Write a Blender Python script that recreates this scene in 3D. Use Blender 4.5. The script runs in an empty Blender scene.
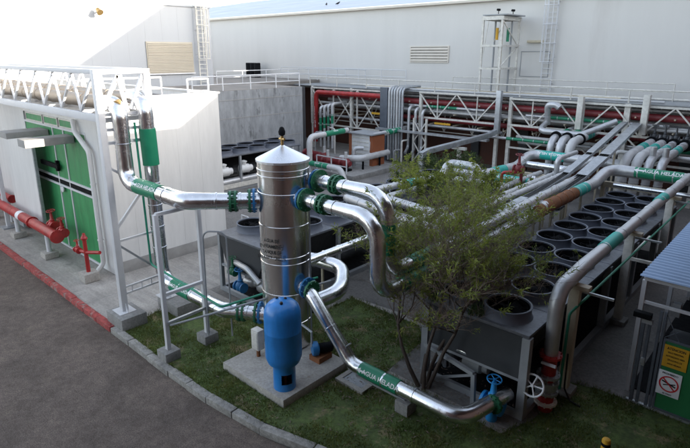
import bpy, bmesh, math, random
import numpy as np
from mathutils import Vector as V, Matrix
R = math.radians
rnd = random.Random(7)
scene = bpy.context.scene
COL = scene.collection

# ------------------------------------------------------------------ camera
cam = bpy.data.cameras.new("camera")
camo = bpy.data.objects.new("camera", cam)
COL.objects.link(camo)
cam.sensor_width = 36.0
cam.lens = 36.0 * 531.74 / 690.0
cam.shift_y = -20.37 / 690.0
cam.clip_start = 0.1
cam.clip_end = 2000
camo.location = (0, 0, 7.5)
camo.rotation_euler = (R(90) - 0.275334, 0, 0.739851)
scene.camera = camo

# ------------------------------------------------------------------ light
SUN = V((1.0, 0.5, 0.31)).normalized()
EL = math.asin(SUN.z)
w = bpy.data.worlds.new("World")
scene.world = w
w.use_nodes = True
nt = w.node_tree
for n in list(nt.nodes):
    nt.nodes.remove(n)
out = nt.nodes.new("ShaderNodeOutputWorld")
bg = nt.nodes.new("ShaderNodeBackground")
sky = nt.nodes.new("ShaderNodeTexSky")
hsv = nt.nodes.new("ShaderNodeHueSaturation")
sky.sky_type = 'NISHITA'
sky.sun_disc = False
sky.sun_elevation = EL
sky.sun_rotation = math.atan2(SUN.x, SUN.y)
sky.air_density = 1.0
sky.dust_density = 2.0
sky.ozone_density = 1.0
hsv.inputs["Saturation"].default_value = 0.55
bg.inputs["Strength"].default_value = 0.14
nt.links.new(sky.outputs[0], hsv.inputs["Color"])
nt.links.new(hsv.outputs[0], bg.inputs["Color"])
nt.links.new(bg.outputs[0], out.inputs[0])
sl = bpy.data.lights.new("sun", 'SUN')
sl.energy = 4.2
sl.angle = R(0.5)
sl.color = (1.0, 0.90, 0.76)
so = bpy.data.objects.new("sun", sl)
COL.objects.link(so)
so.location = (20, 10, 30)
so.rotation_euler = (-SUN).to_track_quat('-Z', 'Y').to_euler()
vs = scene.view_settings
vs.view_transform = 'Standard'
vs.look = 'None'
vs.gamma = 1.0
vs.use_curve_mapping = False
vs.exposure = 2.3
scene.cycles.max_bounces = 6
scene.cycles.use_denoising = True

# ------------------------------------------------------------------ materials
def mat(name, col, rough=0.6, metal=0.0, var=0.15, scale=3.0, bump=0.0, bscale=40.0, col2=None, thr=None, coat=0.0, stretch=None, spec=0.5, tint=None):
    """Principled surface: two-scale noise varies the colour, a fine noise gives bump; col2/thr adds patches of a second colour (rust, dirt, worn paint)."""
    m = bpy.data.materials.new(name)
    m.use_nodes = True
    t = m.node_tree
    b = t.nodes["Principled BSDF"]
    L = t.links.new
    b.inputs["Roughness"].default_value = rough
    b.inputs["Metallic"].default_value = metal
    b.inputs["Specular IOR Level"].default_value = spec
    if coat:
        b.inputs["Coat Weight"].default_value = coat
        b.inputs["Coat Roughness"].default_value = 0.1
    tc = t.nodes.new("ShaderNodeTexCoord")
    src = tc.outputs["Object"]
    if stretch:
        mp = t.nodes.new("ShaderNodeMapping")
        mp.inputs["Scale"].default_value = stretch
        L(src, mp.inputs["Vector"])
        src = mp.outputs[0]
    n1 = t.nodes.new("ShaderNodeTexNoise")
    n1.inputs["Scale"].default_value = scale
    n1.inputs["Detail"].default_value = 8
    n1.inputs["Roughness"].default_value = 0.65
    L(src, n1.inputs["Vector"])
    r = t.nodes.new("ShaderNodeValToRGB")
    c = V(col)
    e = r.color_ramp.elements
    e[0].position = 0.3
    e[1].position = 0.72
    lo = [max(0, x * (1 - var)) for x in c]
    hi = [min(1, x * (1 + var)) for x in c]
    if tint:
        hi = list(tint)
    e[0].color = (*lo, 1)
    e[1].color = (*hi, 1)
    L(n1.outputs["Fac"], r.inputs["Fac"])
    colour = r.outputs["Color"]
    if col2:
        n2 = t.nodes.new("ShaderNodeTexNoise")
        n2.inputs["Scale"].default_value = scale * 0.7
        n2.inputs["Detail"].default_value = 10
        n2.inputs["Roughness"].default_value = 0.7
        L(src, n2.inputs["Vector"])
        rr = t.nodes.new("ShaderNodeValToRGB")
        rr.color_ramp.elements[0].position = thr
        rr.color_ramp.elements[1].position = min(1.0, thr + 0.09)
        L(n2.outputs["Fac"], rr.inputs["Fac"])
        mx = t.nodes.new("ShaderNodeMix")
        mx.data_type = 'RGBA'
        L(rr.outputs["Color"], mx.inputs[0])
        L(colour, mx.inputs[6])
        mx.inputs[7].default_value = (*col2, 1)
        colour = mx.outputs[2]
    L(colour, b.inputs["Base Color"])
    mr = t.nodes.new("ShaderNodeMapRange")
    mr.inputs[1].default_value = 0.3
    mr.inputs[2].default_value = 0.7
    mr.inputs[3].default_value = max(0.02, rough * 0.8)
    mr.inputs[4].default_value = min(1.0, rough * 1.25)
    L(n1.outputs["Fac"], mr.inputs[0])
    L(mr.outputs[0], b.inputs["Roughness"])
    if bump:
        n3 = t.nodes.new("ShaderNodeTexNoise")
        n3.inputs["Scale"].default_value = bscale
        n3.inputs["Detail"].default_value = 6
        L(src, n3.inputs["Vector"])
        bp = t.nodes.new("ShaderNodeBump")
        bp.inputs["Strength"].default_value = bump
        bp.inputs["Distance"].default_value = 0.02
        L(n3.outputs["Fac"], bp.inputs["Height"])
        L(bp.outputs[0], b.inputs["Normal"])
    return m

M = {}
M['asphalt'] = mat('asphalt', (0.132, 0.107, 0.092), 0.92, var=0.30, scale=0.8, bump=1.0, bscale=45, col2=(0.165, 0.135, 0.11), thr=0.585, spec=0.2)
M['ground'] = mat('bare_ground', (0.16, 0.14, 0.12), 0.95, var=0.3, scale=0.3)
M['concrete'] = mat('concrete_floor', (0.33, 0.31, 0.285), 0.85, var=0.22, scale=0.9, bump=0.25, bscale=30, col2=(0.22, 0.205, 0.19), thr=0.60)
M['yardc'] = mat('shaded_stained_yard_concrete', (0.17, 0.16, 0.15), 0.85, var=0.3, scale=0.8, bump=0.25, bscale=30, col2=(0.09, 0.085, 0.08), thr=0.57)  # floor concrete darkened to carry the yard's shade, with darker stain patches
M['slabc'] = mat('cast_concrete', (0.36, 0.34, 0.31), 0.85, var=0.2, scale=2.5, bump=0.3, bscale=30, col2=(0.24, 0.20, 0.16), thr=0.63)
M['block'] = mat('concrete_block', (0.24, 0.235, 0.225), 0.9, var=0.25, scale=3, bump=0.5, bscale=25)
M['kerb'] = mat('kerb_concrete', (0.27, 0.26, 0.24), 0.9, var=0.3, scale=3, bump=0.5, bscale=20, col2=(0.17, 0.15, 0.13), thr=0.6)
M['kerb_red'] = mat('kerb_red_paint', (0.30, 0.055, 0.05), 0.8, var=0.3, scale=5, bump=0.5, bscale=20, col2=(0.25, 0.20, 0.18), thr=0.55)
M['soil'] = mat('lawn_soil', (0.075, 0.110, 0.030), 0.95, var=0.4, scale=2.0, bump=0.6, bscale=30, col2=(0.19, 0.155, 0.08), thr=0.53)
M['oldconc'] = mat('stained_concrete', (0.25, 0.262, 0.275), 0.85, var=0.35, scale=1.3, bump=0.3, bscale=12, col2=(0.125, 0.13, 0.137), thr=0.565, stretch=(1.7, 1.7, 0.6))
M['brick'] = mat('brown_red_render', (0.16, 0.085, 0.065), 0.8, var=0.15, scale=0.8)
M['wallblue'] = mat('blue_grey_sheet_wall', (0.34, 0.36, 0.39), 0.55, var=0.06, scale=0.25, col2=(0.30, 0.315, 0.34), thr=0.62, stretch=(1, 1, 0.15))
M['panel'] = mat('white_wall_panel', (0.66, 0.66, 0.65), 0.5, var=0.04, scale=0.6, col2=(0.58, 0.575, 0.56), thr=0.66, stretch=(1, 1, 0.25))
M['wall'] = mat('pale_sheet_wall', (0.585, 0.57, 0.545), 0.55, var=0.07, scale=0.25, col2=(0.54, 0.52, 0.495), thr=0.62, stretch=(1, 1, 0.15))
M['dado'] = mat('grey_plinth', (0.30, 0.295, 0.285), 0.8, var=0.2, scale=2)
M['cream'] = mat('cream_wall', (0.62, 0.57, 0.50), 0.6, var=0.07, scale=1.0)
M['roof'] = mat('roof_membrane', (0.22, 0.20, 0.18), 0.9, var=0.3, scale=0.6)
M['roofmetal'] = mat('pale_roof_sheet', (0.17, 0.21, 0.28), 0.45, var=0.06, scale=0.3)
M['white'] = mat('white_paint', (0.60, 0.605, 0.62), 0.45, var=0.06, scale=3, col2=(0.55, 0.50, 0.43), thr=0.70)
M['offwhite'] = mat('aged_white_paint', (0.62, 0.60, 0.55), 0.5, var=0.12, scale=4, col2=(0.38, 0.27, 0.17), thr=0.67)
M['greymet'] = mat('grey_painted_metal', (0.30, 0.315, 0.33), 0.5, metal=0.2, var=0.12, scale=3)
M['galv'] = mat('galvanised_sheet', (0.42, 0.44, 0.46), 0.45, metal=0.65, var=0.15, scale=2.5, col2=(0.26, 0.25, 0.24), thr=0.66)
M['deck'] = mat('chiller_deck_sheet', (0.15, 0.158, 0.175), 0.5, metal=0.35, var=0.12, scale=1.5, col2=(0.22, 0.22, 0.21), thr=0.62)
M['fan'] = mat('fan_ring_plastic', (0.115, 0.128, 0.16), 0.55, var=0.12, scale=3, col2=(0.17, 0.17, 0.175), thr=0.63)
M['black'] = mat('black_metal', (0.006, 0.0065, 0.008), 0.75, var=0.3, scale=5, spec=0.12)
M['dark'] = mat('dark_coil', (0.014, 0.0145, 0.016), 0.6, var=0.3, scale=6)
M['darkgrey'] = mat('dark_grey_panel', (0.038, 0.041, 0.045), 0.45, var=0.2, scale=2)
M['alu'] = mat('aluminium_jacket', (0.74, 0.75, 0.77), 0.24, metal=1.0, var=0.14, scale=3.5, bump=0.16, bscale=9, col2=(0.52, 0.51, 0.50), thr=0.66)
M['aludull'] = mat('weathered_jacket', (0.50, 0.505, 0.515), 0.42, metal=0.6, var=0.15, scale=3, bump=0.12, bscale=8, col2=(0.33, 0.32, 0.30), thr=0.62)
M['greypipe'] = mat('grey_pipe_jacket', (0.52, 0.52, 0.52), 0.5, metal=0.2, var=0.12, scale=3, col2=(0.36, 0.34, 0.31), thr=0.65)
M['tanpipe'] = mat('brown_reflection_jacket', (0.33, 0.27, 0.21), 0.5, metal=0.5, var=0.2, scale=3)  # brown reflections on the gantry pipes put into the jacket colour
M['stainless'] = mat('stainless_jacket', (0.74, 0.72, 0.70), 0.24, metal=1.0, var=0.10, scale=2.0, bump=0.10, bscale=4, col2=(0.60, 0.57, 0.55), thr=0.63, stretch=(1, 1, 0.4))
M['cone'] = mat('tank_cone_sheet', (0.78, 0.80, 0.84), 0.3, metal=0.8, var=0.05, scale=2)
M['blue'] = mat('blue_tank_paint', (0.018, 0.20, 0.56), 0.38, var=0.10, scale=3, coat=0.2, col2=(0.03, 0.17, 0.42), thr=0.66)
M['bluevalve'] = mat('blue_valve_paint', (0.02, 0.15, 0.36), 0.4, var=0.15, scale=4)
M['green'] = mat('green_flange_paint', (0.015, 0.12, 0.055), 0.45, var=0.2, scale=4)
M['band'] = mat('green_label_band', (0.012, 0.21, 0.11), 0.4, var=0.10, scale=3)
M['teal'] = mat('teal_label_band', (0.02, 0.38, 0.32), 0.45, var=0.15, scale=4)
M['tealpipe'] = mat('green_thin_pipe', (0.02, 0.24, 0.15), 0.45, var=0.15, scale=4)
M['door'] = mat('green_door_paint', (0.035, 0.245, 0.085), 0.5, var=0.13, scale=1.2, stretch=(6, 6, 0.6))
M['gate'] = mat('green_gate_sheet', (0.015, 0.15, 0.05), 0.5, var=0.12, scale=2)
M['red'] = mat('red_pipe_paint', (0.36, 0.022, 0.022), 0.4, var=0.15, scale=4, col2=(0.22, 0.03, 0.025), thr=0.64)
M['darkred'] = mat('dark_red_paint', (0.17, 0.018, 0.022), 0.45, var=0.2, scale=4)
M['rust'] = mat('rusty_pipe', (0.20, 0.075, 0.028), 0.85, var=0.4, scale=5, bump=0.5, bscale=30, col2=(0.13, 0.06, 0.03), thr=0.58)
M['tan'] = mat('cream_steel', (0.50, 0.44, 0.33), 0.6, var=0.15, scale=4, col2=(0.28, 0.20, 0.12), thr=0.64)
M['brown'] = mat('brown_wall', (0.085, 0.032, 0.020), 0.7, var=0.2, scale=1.2)
M['orange'] = mat('orange_side_panel', (0.27, 0.085, 0.035), 0.6, var=0.12, scale=2)
M['yellow'] = mat('yellow_paint', (0.55, 0.30, 0.02), 0.5, var=0.12, scale=4)
M['signw'] = mat('sign_white', (0.74, 0.75, 0.78), 0.45, var=0.04, scale=3)
M['letter'] = mat('white_lettering', (0.78, 0.80, 0.80), 0.5, var=0.05)
M['ink'] = mat('black_lettering', (0.012, 0.012, 0.014), 0.5, var=0.1)
M['signred'] = mat('sign_red', (0.5, 0.02, 0.03), 0.5, var=0.08)
M['corr'] = mat('corrugated_sheet', (0.28, 0.38, 0.54), 0.4, metal=0.45, var=0.1, scale=1.5, col2=(0.26, 0.29, 0.34), thr=0.65)
M['steelpost'] = mat('slate_fence_steel', (0.10, 0.115, 0.14), 0.5, metal=0.2, var=0.2, scale=4)
M['twig'] = mat('dry_twig', (0.17, 0.128, 0.10), 0.9, var=0.3, scale=6)
M['bark'] = mat('shrub_bark', (0.075, 0.056, 0.045), 0.9, var=0.35, scale=9, bump=0.5, bscale=40)
M['leaf'] = mat('shrub_leaf', (0.125, 0.19, 0.026), 0.6, var=0.35, scale=2.2, tint=(0.38, 0.42, 0.08))
M['leafdark'] = mat('shrub_leaf_dark', (0.045, 0.085, 0.022), 0.6, var=0.4, scale=2.0, tint=(0.09, 0.14, 0.04))
M['grass'] = mat('grass_blade', (0.080, 0.160, 0.028), 0.7, var=0.45, scale=0.9, tint=(0.22, 0.23, 0.065))
for k_ in ('leaf', 'leafdark', 'grass'):
    t_ = M[k_].node_tree
    b_ = t_.nodes["Principled BSDF"]
    tr_ = t_.nodes.new("ShaderNodeBsdfTranslucent")
    ms_ = t_.nodes.new("ShaderNodeMixShader")
    ms_.inputs[0].default_value = 0.45
    t_.links.new(b_.inputs["Base Color"].links[0].from_socket, tr_.inputs["Color"])
    t_.links.new(b_.outputs[0], ms_.inputs[1])
    t_.links.new(tr_.outputs[0], ms_.inputs[2])
    t_.links.new(ms_.outputs[0], t_.nodes["Material Output"].inputs["Surface"])
M['louver'] = mat('tan_louver', (0.40, 0.365, 0.30), 0.6, var=0.07, scale=1)
M['brass'] = mat('brass', (0.45, 0.30, 0.12), 0.35, metal=0.9, var=0.15)
M['rubber'] = mat('black_hose', (0.012, 0.012, 0.012), 0.6, var=0.2)

def speckle(m, scale, lo, hi, stretch=None):
    """fine grain: multiplies the colour by a small-scale noise"""
    t = m.node_tree
    b = t.nodes["Principled BSDF"]
    src = b.inputs["Base Color"].links[0].from_socket
    tc = t.nodes.new("ShaderNodeTexCoord")
    n = t.nodes.new("ShaderNodeTexNoise")
    n.inputs["Scale"].default_value = scale
    n.inputs["Detail"].default_value = 3
    n.inputs["Roughness"].default_value = 0.8
    if stretch:
        mp = t.nodes.new("ShaderNodeMapping")
        mp.inputs["Scale"].default_value = stretch
        t.links.new(tc.outputs["Object"], mp.inputs["Vector"])
        t.links.new(mp.outputs[0], n.inputs["Vector"])
    else:
        t.links.new(tc.outputs["Object"], n.inputs["Vector"])
    r = t.nodes.new("ShaderNodeMapRange")
    r.inputs[1].default_value = 0.32
    r.inputs[2].default_value = 0.68
    r.inputs[3].default_value = lo
    r.inputs[4].default_value = hi
    t.links.new(n.outputs["Fac"], r.inputs[0])
    mx = t.nodes.new("ShaderNodeMix")
    mx.data_type = 'RGBA'
    mx.blend_type = 'MULTIPLY'
    mx.inputs[0].default_value = 1.0
    t.links.new(src, mx.inputs[6])
    t.links.new(r.outputs[0], mx.inputs[7])
    t.links.new(mx.outputs[2], b.inputs["Base Color"])
speckle(M['asphalt'], 34, 0.6, 1.4)
speckle(M['asphalt'], 5, 0.78, 1.22)
speckle(M['concrete'], 14, 0.82, 1.15)
speckle(M['concrete'], 0.9, 0.8, 1.15, (0.4, 2.5, 1))
speckle(M['yardc'], 12, 0.75, 1.25)
speckle(M['slabc'], 16, 0.8, 1.18)
speckle(M['kerb'], 14, 0.7, 1.25)
speckle(M['kerb_red'], 10, 0.7, 1.3)
speckle(M['block'], 16, 0.8, 1.2)
speckle(M['soil'], 9, 0.6, 1.4)
speckle(M['blue'], 2.0, 0.88, 1.1, (3, 3, 0.5))
speckle(M['red'], 3.0, 0.75, 1.15)
speckle(M['deck'], 5.0, 0.75, 1.2)
speckle(M['galv'], 6.0, 0.82, 1.15)
speckle(M['offwhite'], 5.0, 0.82, 1.1)
speckle(M['panel'], 1.2, 0.93, 1.04, (2, 2, 0.3))
speckle(M['door'], 2.0, 0.85, 1.15, (2, 2, 0.4))

# ------------------------------------------------------------------ mesh builder
def ortho(d):
    d = d.normalized()
    a = V((0, 0, 1)) if abs(d.z) < 0.9 else V((0, 1, 0))
    u = a.cross(d).normalized()
    return u, d.cross(u)

class MB:
    def __init__(s):
        s.v = []
        s.f = []

    def box(s, x0, x1, y0, y1, z0, z1):
        i = len(s.v)
        s.v += [V((x, y, z)) for z in (z0, z1) for x, y in ((x0, y0), (x1, y0), (x1, y1), (x0, y1))]
        s.f += [[i + k for k in q] for q in ((3, 2, 1, 0), (4, 5, 6, 7), (0, 1, 5, 4), (1, 2, 6, 5), (2, 3, 7, 6), (3, 0, 4, 7))]
        return s

    def cbox(s, c, sz):
        return s.box(c[0] - sz[0] / 2, c[0] + sz[0] / 2, c[1] - sz[1] / 2, c[1] + sz[1] / 2, c[2] - sz[2] / 2, c[2] + sz[2] / 2)

    def bar(s, p, q, wd, h=None, e=0.0):
        p, q = V(p), V(q)
        h = h or wd
        d = (q - p).normalized()
        p, q = p - d * e, q + d * e
        u, n = ortho(d)
        i = len(s.v)
        for o in (p, q):
            for a, b in ((-1, -1), (1, -1), (1, 1), (-1, 1)):
                s.v.append(o + u * (a * wd / 2) + n * (b * h / 2))
        s.f += [[i + k for k in z] for z in ((3, 2, 1, 0), (4, 5, 6, 7), (0, 1, 5, 4), (1, 2, 6, 5), (2, 3, 7, 6), (3, 0, 4, 7))]
        return s

    def tube(s, pts, r, seg=12, cap=True):
        pts = [V(p) for p in pts]
        n = len(pts)
        rs = r if isinstance(r, (list, tuple)) else [r] * n
        tang = []
        for k in range(n):
            a = pts[max(0, k - 1)]
            b = pts[min(n - 1, k + 1)]
            d = (pts[k] - a).normalized() + (b - pts[k]).normalized() if 0 < k < n - 1 else b - a
            tang.append(d.normalized() if d.length > 1e-9 else V((0, 0, 1)))
        u, _ = ortho(tang[0])
        i = len(s.v)
        for k in range(n):
            t = tang[k]
            u = (u - t * u.dot(t))
            u = u.normalized() if u.length > 1e-6 else ortho(t)[0]
            wv = t.cross(u)
            for j in range(seg):
                a = 2 * math.pi * j / seg
                s.v.append(pts[k] + (u * math.cos(a) + wv * math.sin(a)) * rs[k])
        for k in range(n - 1):
            for j in range(seg):
                j2 = (j + 1) % seg
                s.f.append([i + k * seg + j, i + k * seg + j2, i + (k + 1) * seg + j2, i + (k + 1) * seg + j])
        if cap:
            s.f.append([i + j for j in range(seg)][::-1])
            s.f.append([i + (n - 1) * seg + j for j in range(seg)])
        return s

    def lathe(s, o, d, prof, seg=24, cap=True):
        """prof: (radius, distance along d) pairs"""
        o, d = V(o), V(d).normalized()
        u, n = ortho(d)
        i = len(s.v)
        for r, h in prof:
            for j in range(seg):
                a = 2 * math.pi * j / seg
                s.v.append(o + d * h + (u * math.cos(a) + n * math.sin(a)) * max(r, 1e-4))
        for k in range(len(prof) - 1):
            for j in range(seg):
                j2 = (j + 1) % seg
                s.f.append([i + k * seg + j, i + k * seg + j2, i + (k + 1) * seg + j2, i + (k + 1) * seg + j])
        if cap:
            s.f.append([i + j for j in range(seg)][::-1])
            s.f.append([i + (len(prof) - 1) * seg + j for j in range(seg)])
        return s

    def prism(s, poly, ext):
        poly = [V(p) for p in poly]
        ext = V(ext)
        i = len(s.v)
        n = len(poly)
        s.v += poly + [p + ext for p in poly]
        s.f.append([i + k for k in range(n)][::-1])
        s.f.append([i + n + k for k in range(n)])
        for k in range(n):
            k2 = (k + 1) % n
            s.f.append([i + k, i + k2, i + n + k2, i + n + k])
        return s

    def poly(s, pts):
        i = len(s.v)
        s.v += [V(p) for p in pts]
        s.f.append(list(range(i, i + len(pts))))
        return s

    def build(s, name, m, parent=None, loc=None, bevel=0.0, ang=38, seg=2):
        off = V((0, 0, 0))
        if parent is not None:
            p = parent
            while p is not None:
                off += p.location
                p = p.parent
        elif loc is not None:
            off = V(loc)
        me = bpy.data.meshes.new(name)
        me.from_pydata([tuple(v - off) for v in s.v], [], s.f)
        bm = bmesh.new()
        bm.from_mesh(me)
        bmesh.ops.recalc_face_normals(bm, faces=bm.faces)
        if bevel:
            ed = [e for e in bm.edges if len(e.link_faces) == 2 and e.calc_face_angle(0) > R(35)]
            bmesh.ops.bevel(bm, geom=ed, offset=bevel, segments=seg, affect='EDGES', profile=0.6)
        bm.to_mesh(me)
        bm.free()
        me.polygons.foreach_set("use_smooth", [True] * len(me.polygons))
        me.set_sharp_from_angle(angle=R(ang))
        me.materials.append(M[m])
        o = bpy.data.objects.new(name, me)
        COL.objects.link(o)
        o.parent = parent
        if parent is None and loc is not None:
            o.location = loc
        return o

def tag(o, label=None, cat=None, group=None, kind=None):
    if label:
        o['label'] = label
    if cat:
        o['category'] = cat
    if group:
        o['group'] = group
    if kind:
        o['kind'] = kind
    return o

def thing(name, label, cat, loc, group=None):
    o = bpy.data.objects.new(name, None)
    COL.objects.link(o)
    o.location = loc
    o.empty_display_size = 0.2
    return tag(o, label, cat, group)

def struct(o):
    o['kind'] = 'structure'
    return o

def copy_tree(o, parent=None, d=(0, 0, 0)):
    c = o.copy()
    COL.objects.link(c)
    c.parent = parent
    if parent is None:
        c.location = V(o.location) + V(d)
    for ch in list(o.children):
        copy_tree(ch, c)
    return c

def copy_part(o, parent, loc):
    c = o.copy()
    COL.objects.link(c)
    c.parent = parent
    c.location = loc
    for ch in list(o.children):
        copy_tree(ch, c)
    return c

# ------------------------------------------------------------------ pipes
def fillet(pts, rad, n=5):
    pts = [V(p) for p in pts]
    out = [pts[0]]
    joints = []
    for k in range(1, len(pts) - 1):
        a, b, c = pts[k - 1], pts[k], pts[k + 1]
        d1, d2 = (a - b).normalized(), (c - b).normalized()
        ang = d1.angle(d2)
        if ang > R(176):
            out.append(b)
            continue
        t = rad / math.tan(ang / 2)
        t = min(t, 0.48 * (a - b).length, 0.48 * (c - b).length)
        rr = t * math.tan(ang / 2)
        bis = (d1 + d2).normalized()
        cen = b + bis * (rr / math.sin(ang / 2))
        s0, s1 = b + d1 * t - cen, b + d2 * t - cen
        tot = s0.angle(s1)
        ax = s0.cross(s1).normalized()
        m = max(2, int(round(n * tot / R(90))))
        for i in range(m + 1):
            out.append(cen + Matrix.Rotation(tot * i / m, 3, ax) @ s0)
    out.append(pts[-1])
    return out

def jacket(mb, pts, r, rad=None, seg=16, step=0.95, ridge=0.014):
    """Insulated pipe: sheet jacket with raised seams at the gores of each bend and along straight runs."""
    f = fillet(pts, rad or r * 2.4)
    P, Q = [], []
    for k in range(len(f) - 1):
        a, b = f[k], f[k + 1]
        L = (b - a).length
        d = (b - a).normalized()
        st = []
        if L > step * 1.3:
            m = int(round(L / step))
            st = [L * i / m for i in range(1, m)]
        P.append(a)
        Q.append(r + (ridge if 0 < k else 0))
        for x in st:
            for dx, dr in ((-0.028, 0), (-0.02, ridge), (0.02, ridge), (0.028, 0)):
                P.append(a + d * (x + dx))
                Q.append(r + dr)
    P.append(f[-1])
    Q.append(r)
    return mb.tube(P, Q, seg)

_txt = {}
def text_mesh(s):
    if s not in _txt:
        c = bpy.data.curves.new("t", 'FONT')
        c.body = s
        c.size = 1.0
        c.offset = 0.02
        c.align_x = 'CENTER'
        c.align_y = 'CENTER'
        c.resolution_u = 2
        o = bpy.data.objects.new("t", c)
        me = bpy.data.meshes.new_from_object(o)
        bm = bmesh.new()
        bm.from_mesh(me)
        for k in range(-3, 4):
            bmesh.ops.bisect_plane(bm, geom=bm.verts[:] + bm.edges[:] + bm.faces[:], plane_co=(0, k * 0.13, 0), plane_no=(0, 1, 0))
        _txt[s] = ([v.co.copy() for v in bm.verts], [[v.index for v in f.verts] for f in (bm.verts.index_update() or bm.faces)])
        bm.free()
        bpy.data.meshes.remove(me)
        bpy.data.objects.remove(o)
    return _txt[s]

def text_pipe(mb, s, p, u, n, r, size, wide=1.0):
    """Lettering wrapped round a pipe: p on the axis, u reading direction, n towards the middle of the line."""
    p, u, n = V(p), V(u).normalized(), V(n)
    n = (n - u * n.dot(u)).normalized()
    up = n.cross(u)
    vs_, fs = text_mesh(s)
    i = len(mb.v)
    for c in vs_:
        a, b = c.x * size * wide, c.y * size
        th = b / r
        mb.v.append(p + u * a + (n * math.cos(th) + up * math.sin(th)) * r)
    mb.f += [[i + k for k in f] for f in fs]

def text_flat(mb, s, p, u, up, size, wide=1.0):
    vs_, fs = text_mesh(s)
    p, u, up = V(p), V(u).normalized(), V(up).normalized()
    i = len(mb.v)
    for c in vs_:
        mb.v.append(p + u * (c.x * size * wide) + up * (c.y * size))
    mb.f += [[i + k for k in f] for f in fs]

def arrow_pipe(mb, p, u, n, r, s, left=True):
    p, u, n = V(p), V(u).normalized(), V(n)
    n = (n - u * n.dot(u)).normalized()
    up = n.cross(u)
    k = -1 if left else 1
    def W(a, b):
        th = b * s / r
        return p + u * (a * s * k) + (n * math.cos(th) + up * math.sin(th)) * r
    for q in ([W(1, 0), W(0.2, 0.5), W(0.2, 0)], [W(1, 0), W(0.2, 0), W(0.2, -0.5)], [W(0.2, 0), W(0.2, 0.16), W(-0.9, 0.16), W(-0.9, 0)], [W(0.2, 0), W(-0.9, 0), W(-0.9, -0.16), W(0.2, -0.16)]):
        mb.poly(q)

def band(root, a, b, r, m='band', text=None, n=(0.3, -0.75, 0.6), size=0.17, arrow=True, rev=False, wide=0.95):
    a, b = V(a), V(b)
    o = MB().tube([a, b], r + 0.012, 20).build('label_band', m, root)
    if text:
        u = (b - a).normalized() * (-1 if rev else 1)
        mb = MB()
        L = (b - a).length
        text_pipe(mb, text, (a + b) / 2 + u * (0.10 * L if arrow else 0), u, n, r + 0.017, size, wide)
        if arrow:
            arrow_pipe(mb, (a + b) / 2 - u * 0.40 * L, u, n, r + 0.017, size * 0.95)
        mb.build('lettering', 'letter', o)
    return o

def flange(root, c, d, r, t=0.05, m='green', bolts=10):
    c, d = V(c), V(d).normalized()
    mb = MB().lathe(c - d * t / 2, d, [(r, 0), (r, t)], 24)
    u, n = ortho(d)
    for k in range(bolts):
        a = 2 * math.pi * k / bolts
        q = c + (u * math.cos(a) + n * math.sin(a)) * (r * 0.88)
        mb.tube([q - d * (t * 1.2), q + d * (t * 1.2)], 0.018, 6)
    return mb.build('flange', m, root)

def pipe(label, pts, r, m='alu', name='insulated_pipe', cat='pipe', group=None, rad=None, seg=18, step=0.62, part=True):
    if not part:
        mb = jacket(MB(), pts, r, rad, seg, step)
        return tag(mb.build(name, m, None, loc=pts[0]), label, cat, group)
    t = thing(name, label, cat, pts[0], group)
    jacket(MB(), pts, r, rad, seg, step).build('jacket', m, t)
    return t

def handwheel(root, c, d, r, m):
    c, d = V(c), V(d).normalized()
    u, n = ortho(d)
    mb = MB()
    mb.tube([c + (u * math.cos(a) + n * math.sin(a)) * r for a in [2 * math.pi * k / 20 for k in range(21)]], r * 0.09, 8, False)
    for k in range(5):
        a = 2 * math.pi * k / 5
        mb.tube([c, c + (u * math.cos(a) + n * math.sin(a)) * r], r * 0.07, 6)
    mb.tube([c - d * r * 0.5, c + d * r * 0.15], r * 0.14, 8)
    return mb.build('handwheel', m, root)

def railing(label, pts, h=1.0, m='white', mids=(0.5,), gap=1.5, r=0.025, name='railing', group=None):
    t = thing(name, label, 'railing', pts[0], group)
    P = [V(p) for p in pts]
    up = V((0, 0, h))
    MB().tube([p + up for p in P], r, 8).build('top_rail', m, t)
    for q in mids:
        MB().tube([p + V((0, 0, h * q)) for p in P], r * 0.8, 8).build('mid_rail', m, t)
    pm = None
    for k in range(len(P) - 1):
        L = (P[k + 1] - P[k]).length
        c = max(1, int(round(L / gap)))
        for i in range(c + (1 if k == len(P) - 2 else 0)):
            q = P[k].lerp(P[k + 1], i / c)
            if pm is None:
                pm = MB().tube([q, q + V((0, 0, h))], r, 8).build('post', m, t)
                q0 = q
            else:
                copy_part(pm, t, q - q0)
    return t

def block(label, c, sx, sy, h, m='block', group='concrete footing blocks', z0=0.0, name='footing_block'):
    return tag(MB().box(c[0] - sx / 2, c[0] + sx / 2, c[1] - sy / 2, c[1] + sy / 2, z0, z0 + h).build(name, m, None, loc=(c[0], c[1], z0), bevel=0.025), label, 'footing', group)

# ================================================================== THE SETTING
def sheet(name, poly, z, m):
    return struct(MB().poly([(x, y, z) for x, y in poly]).build(name, m))

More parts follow.
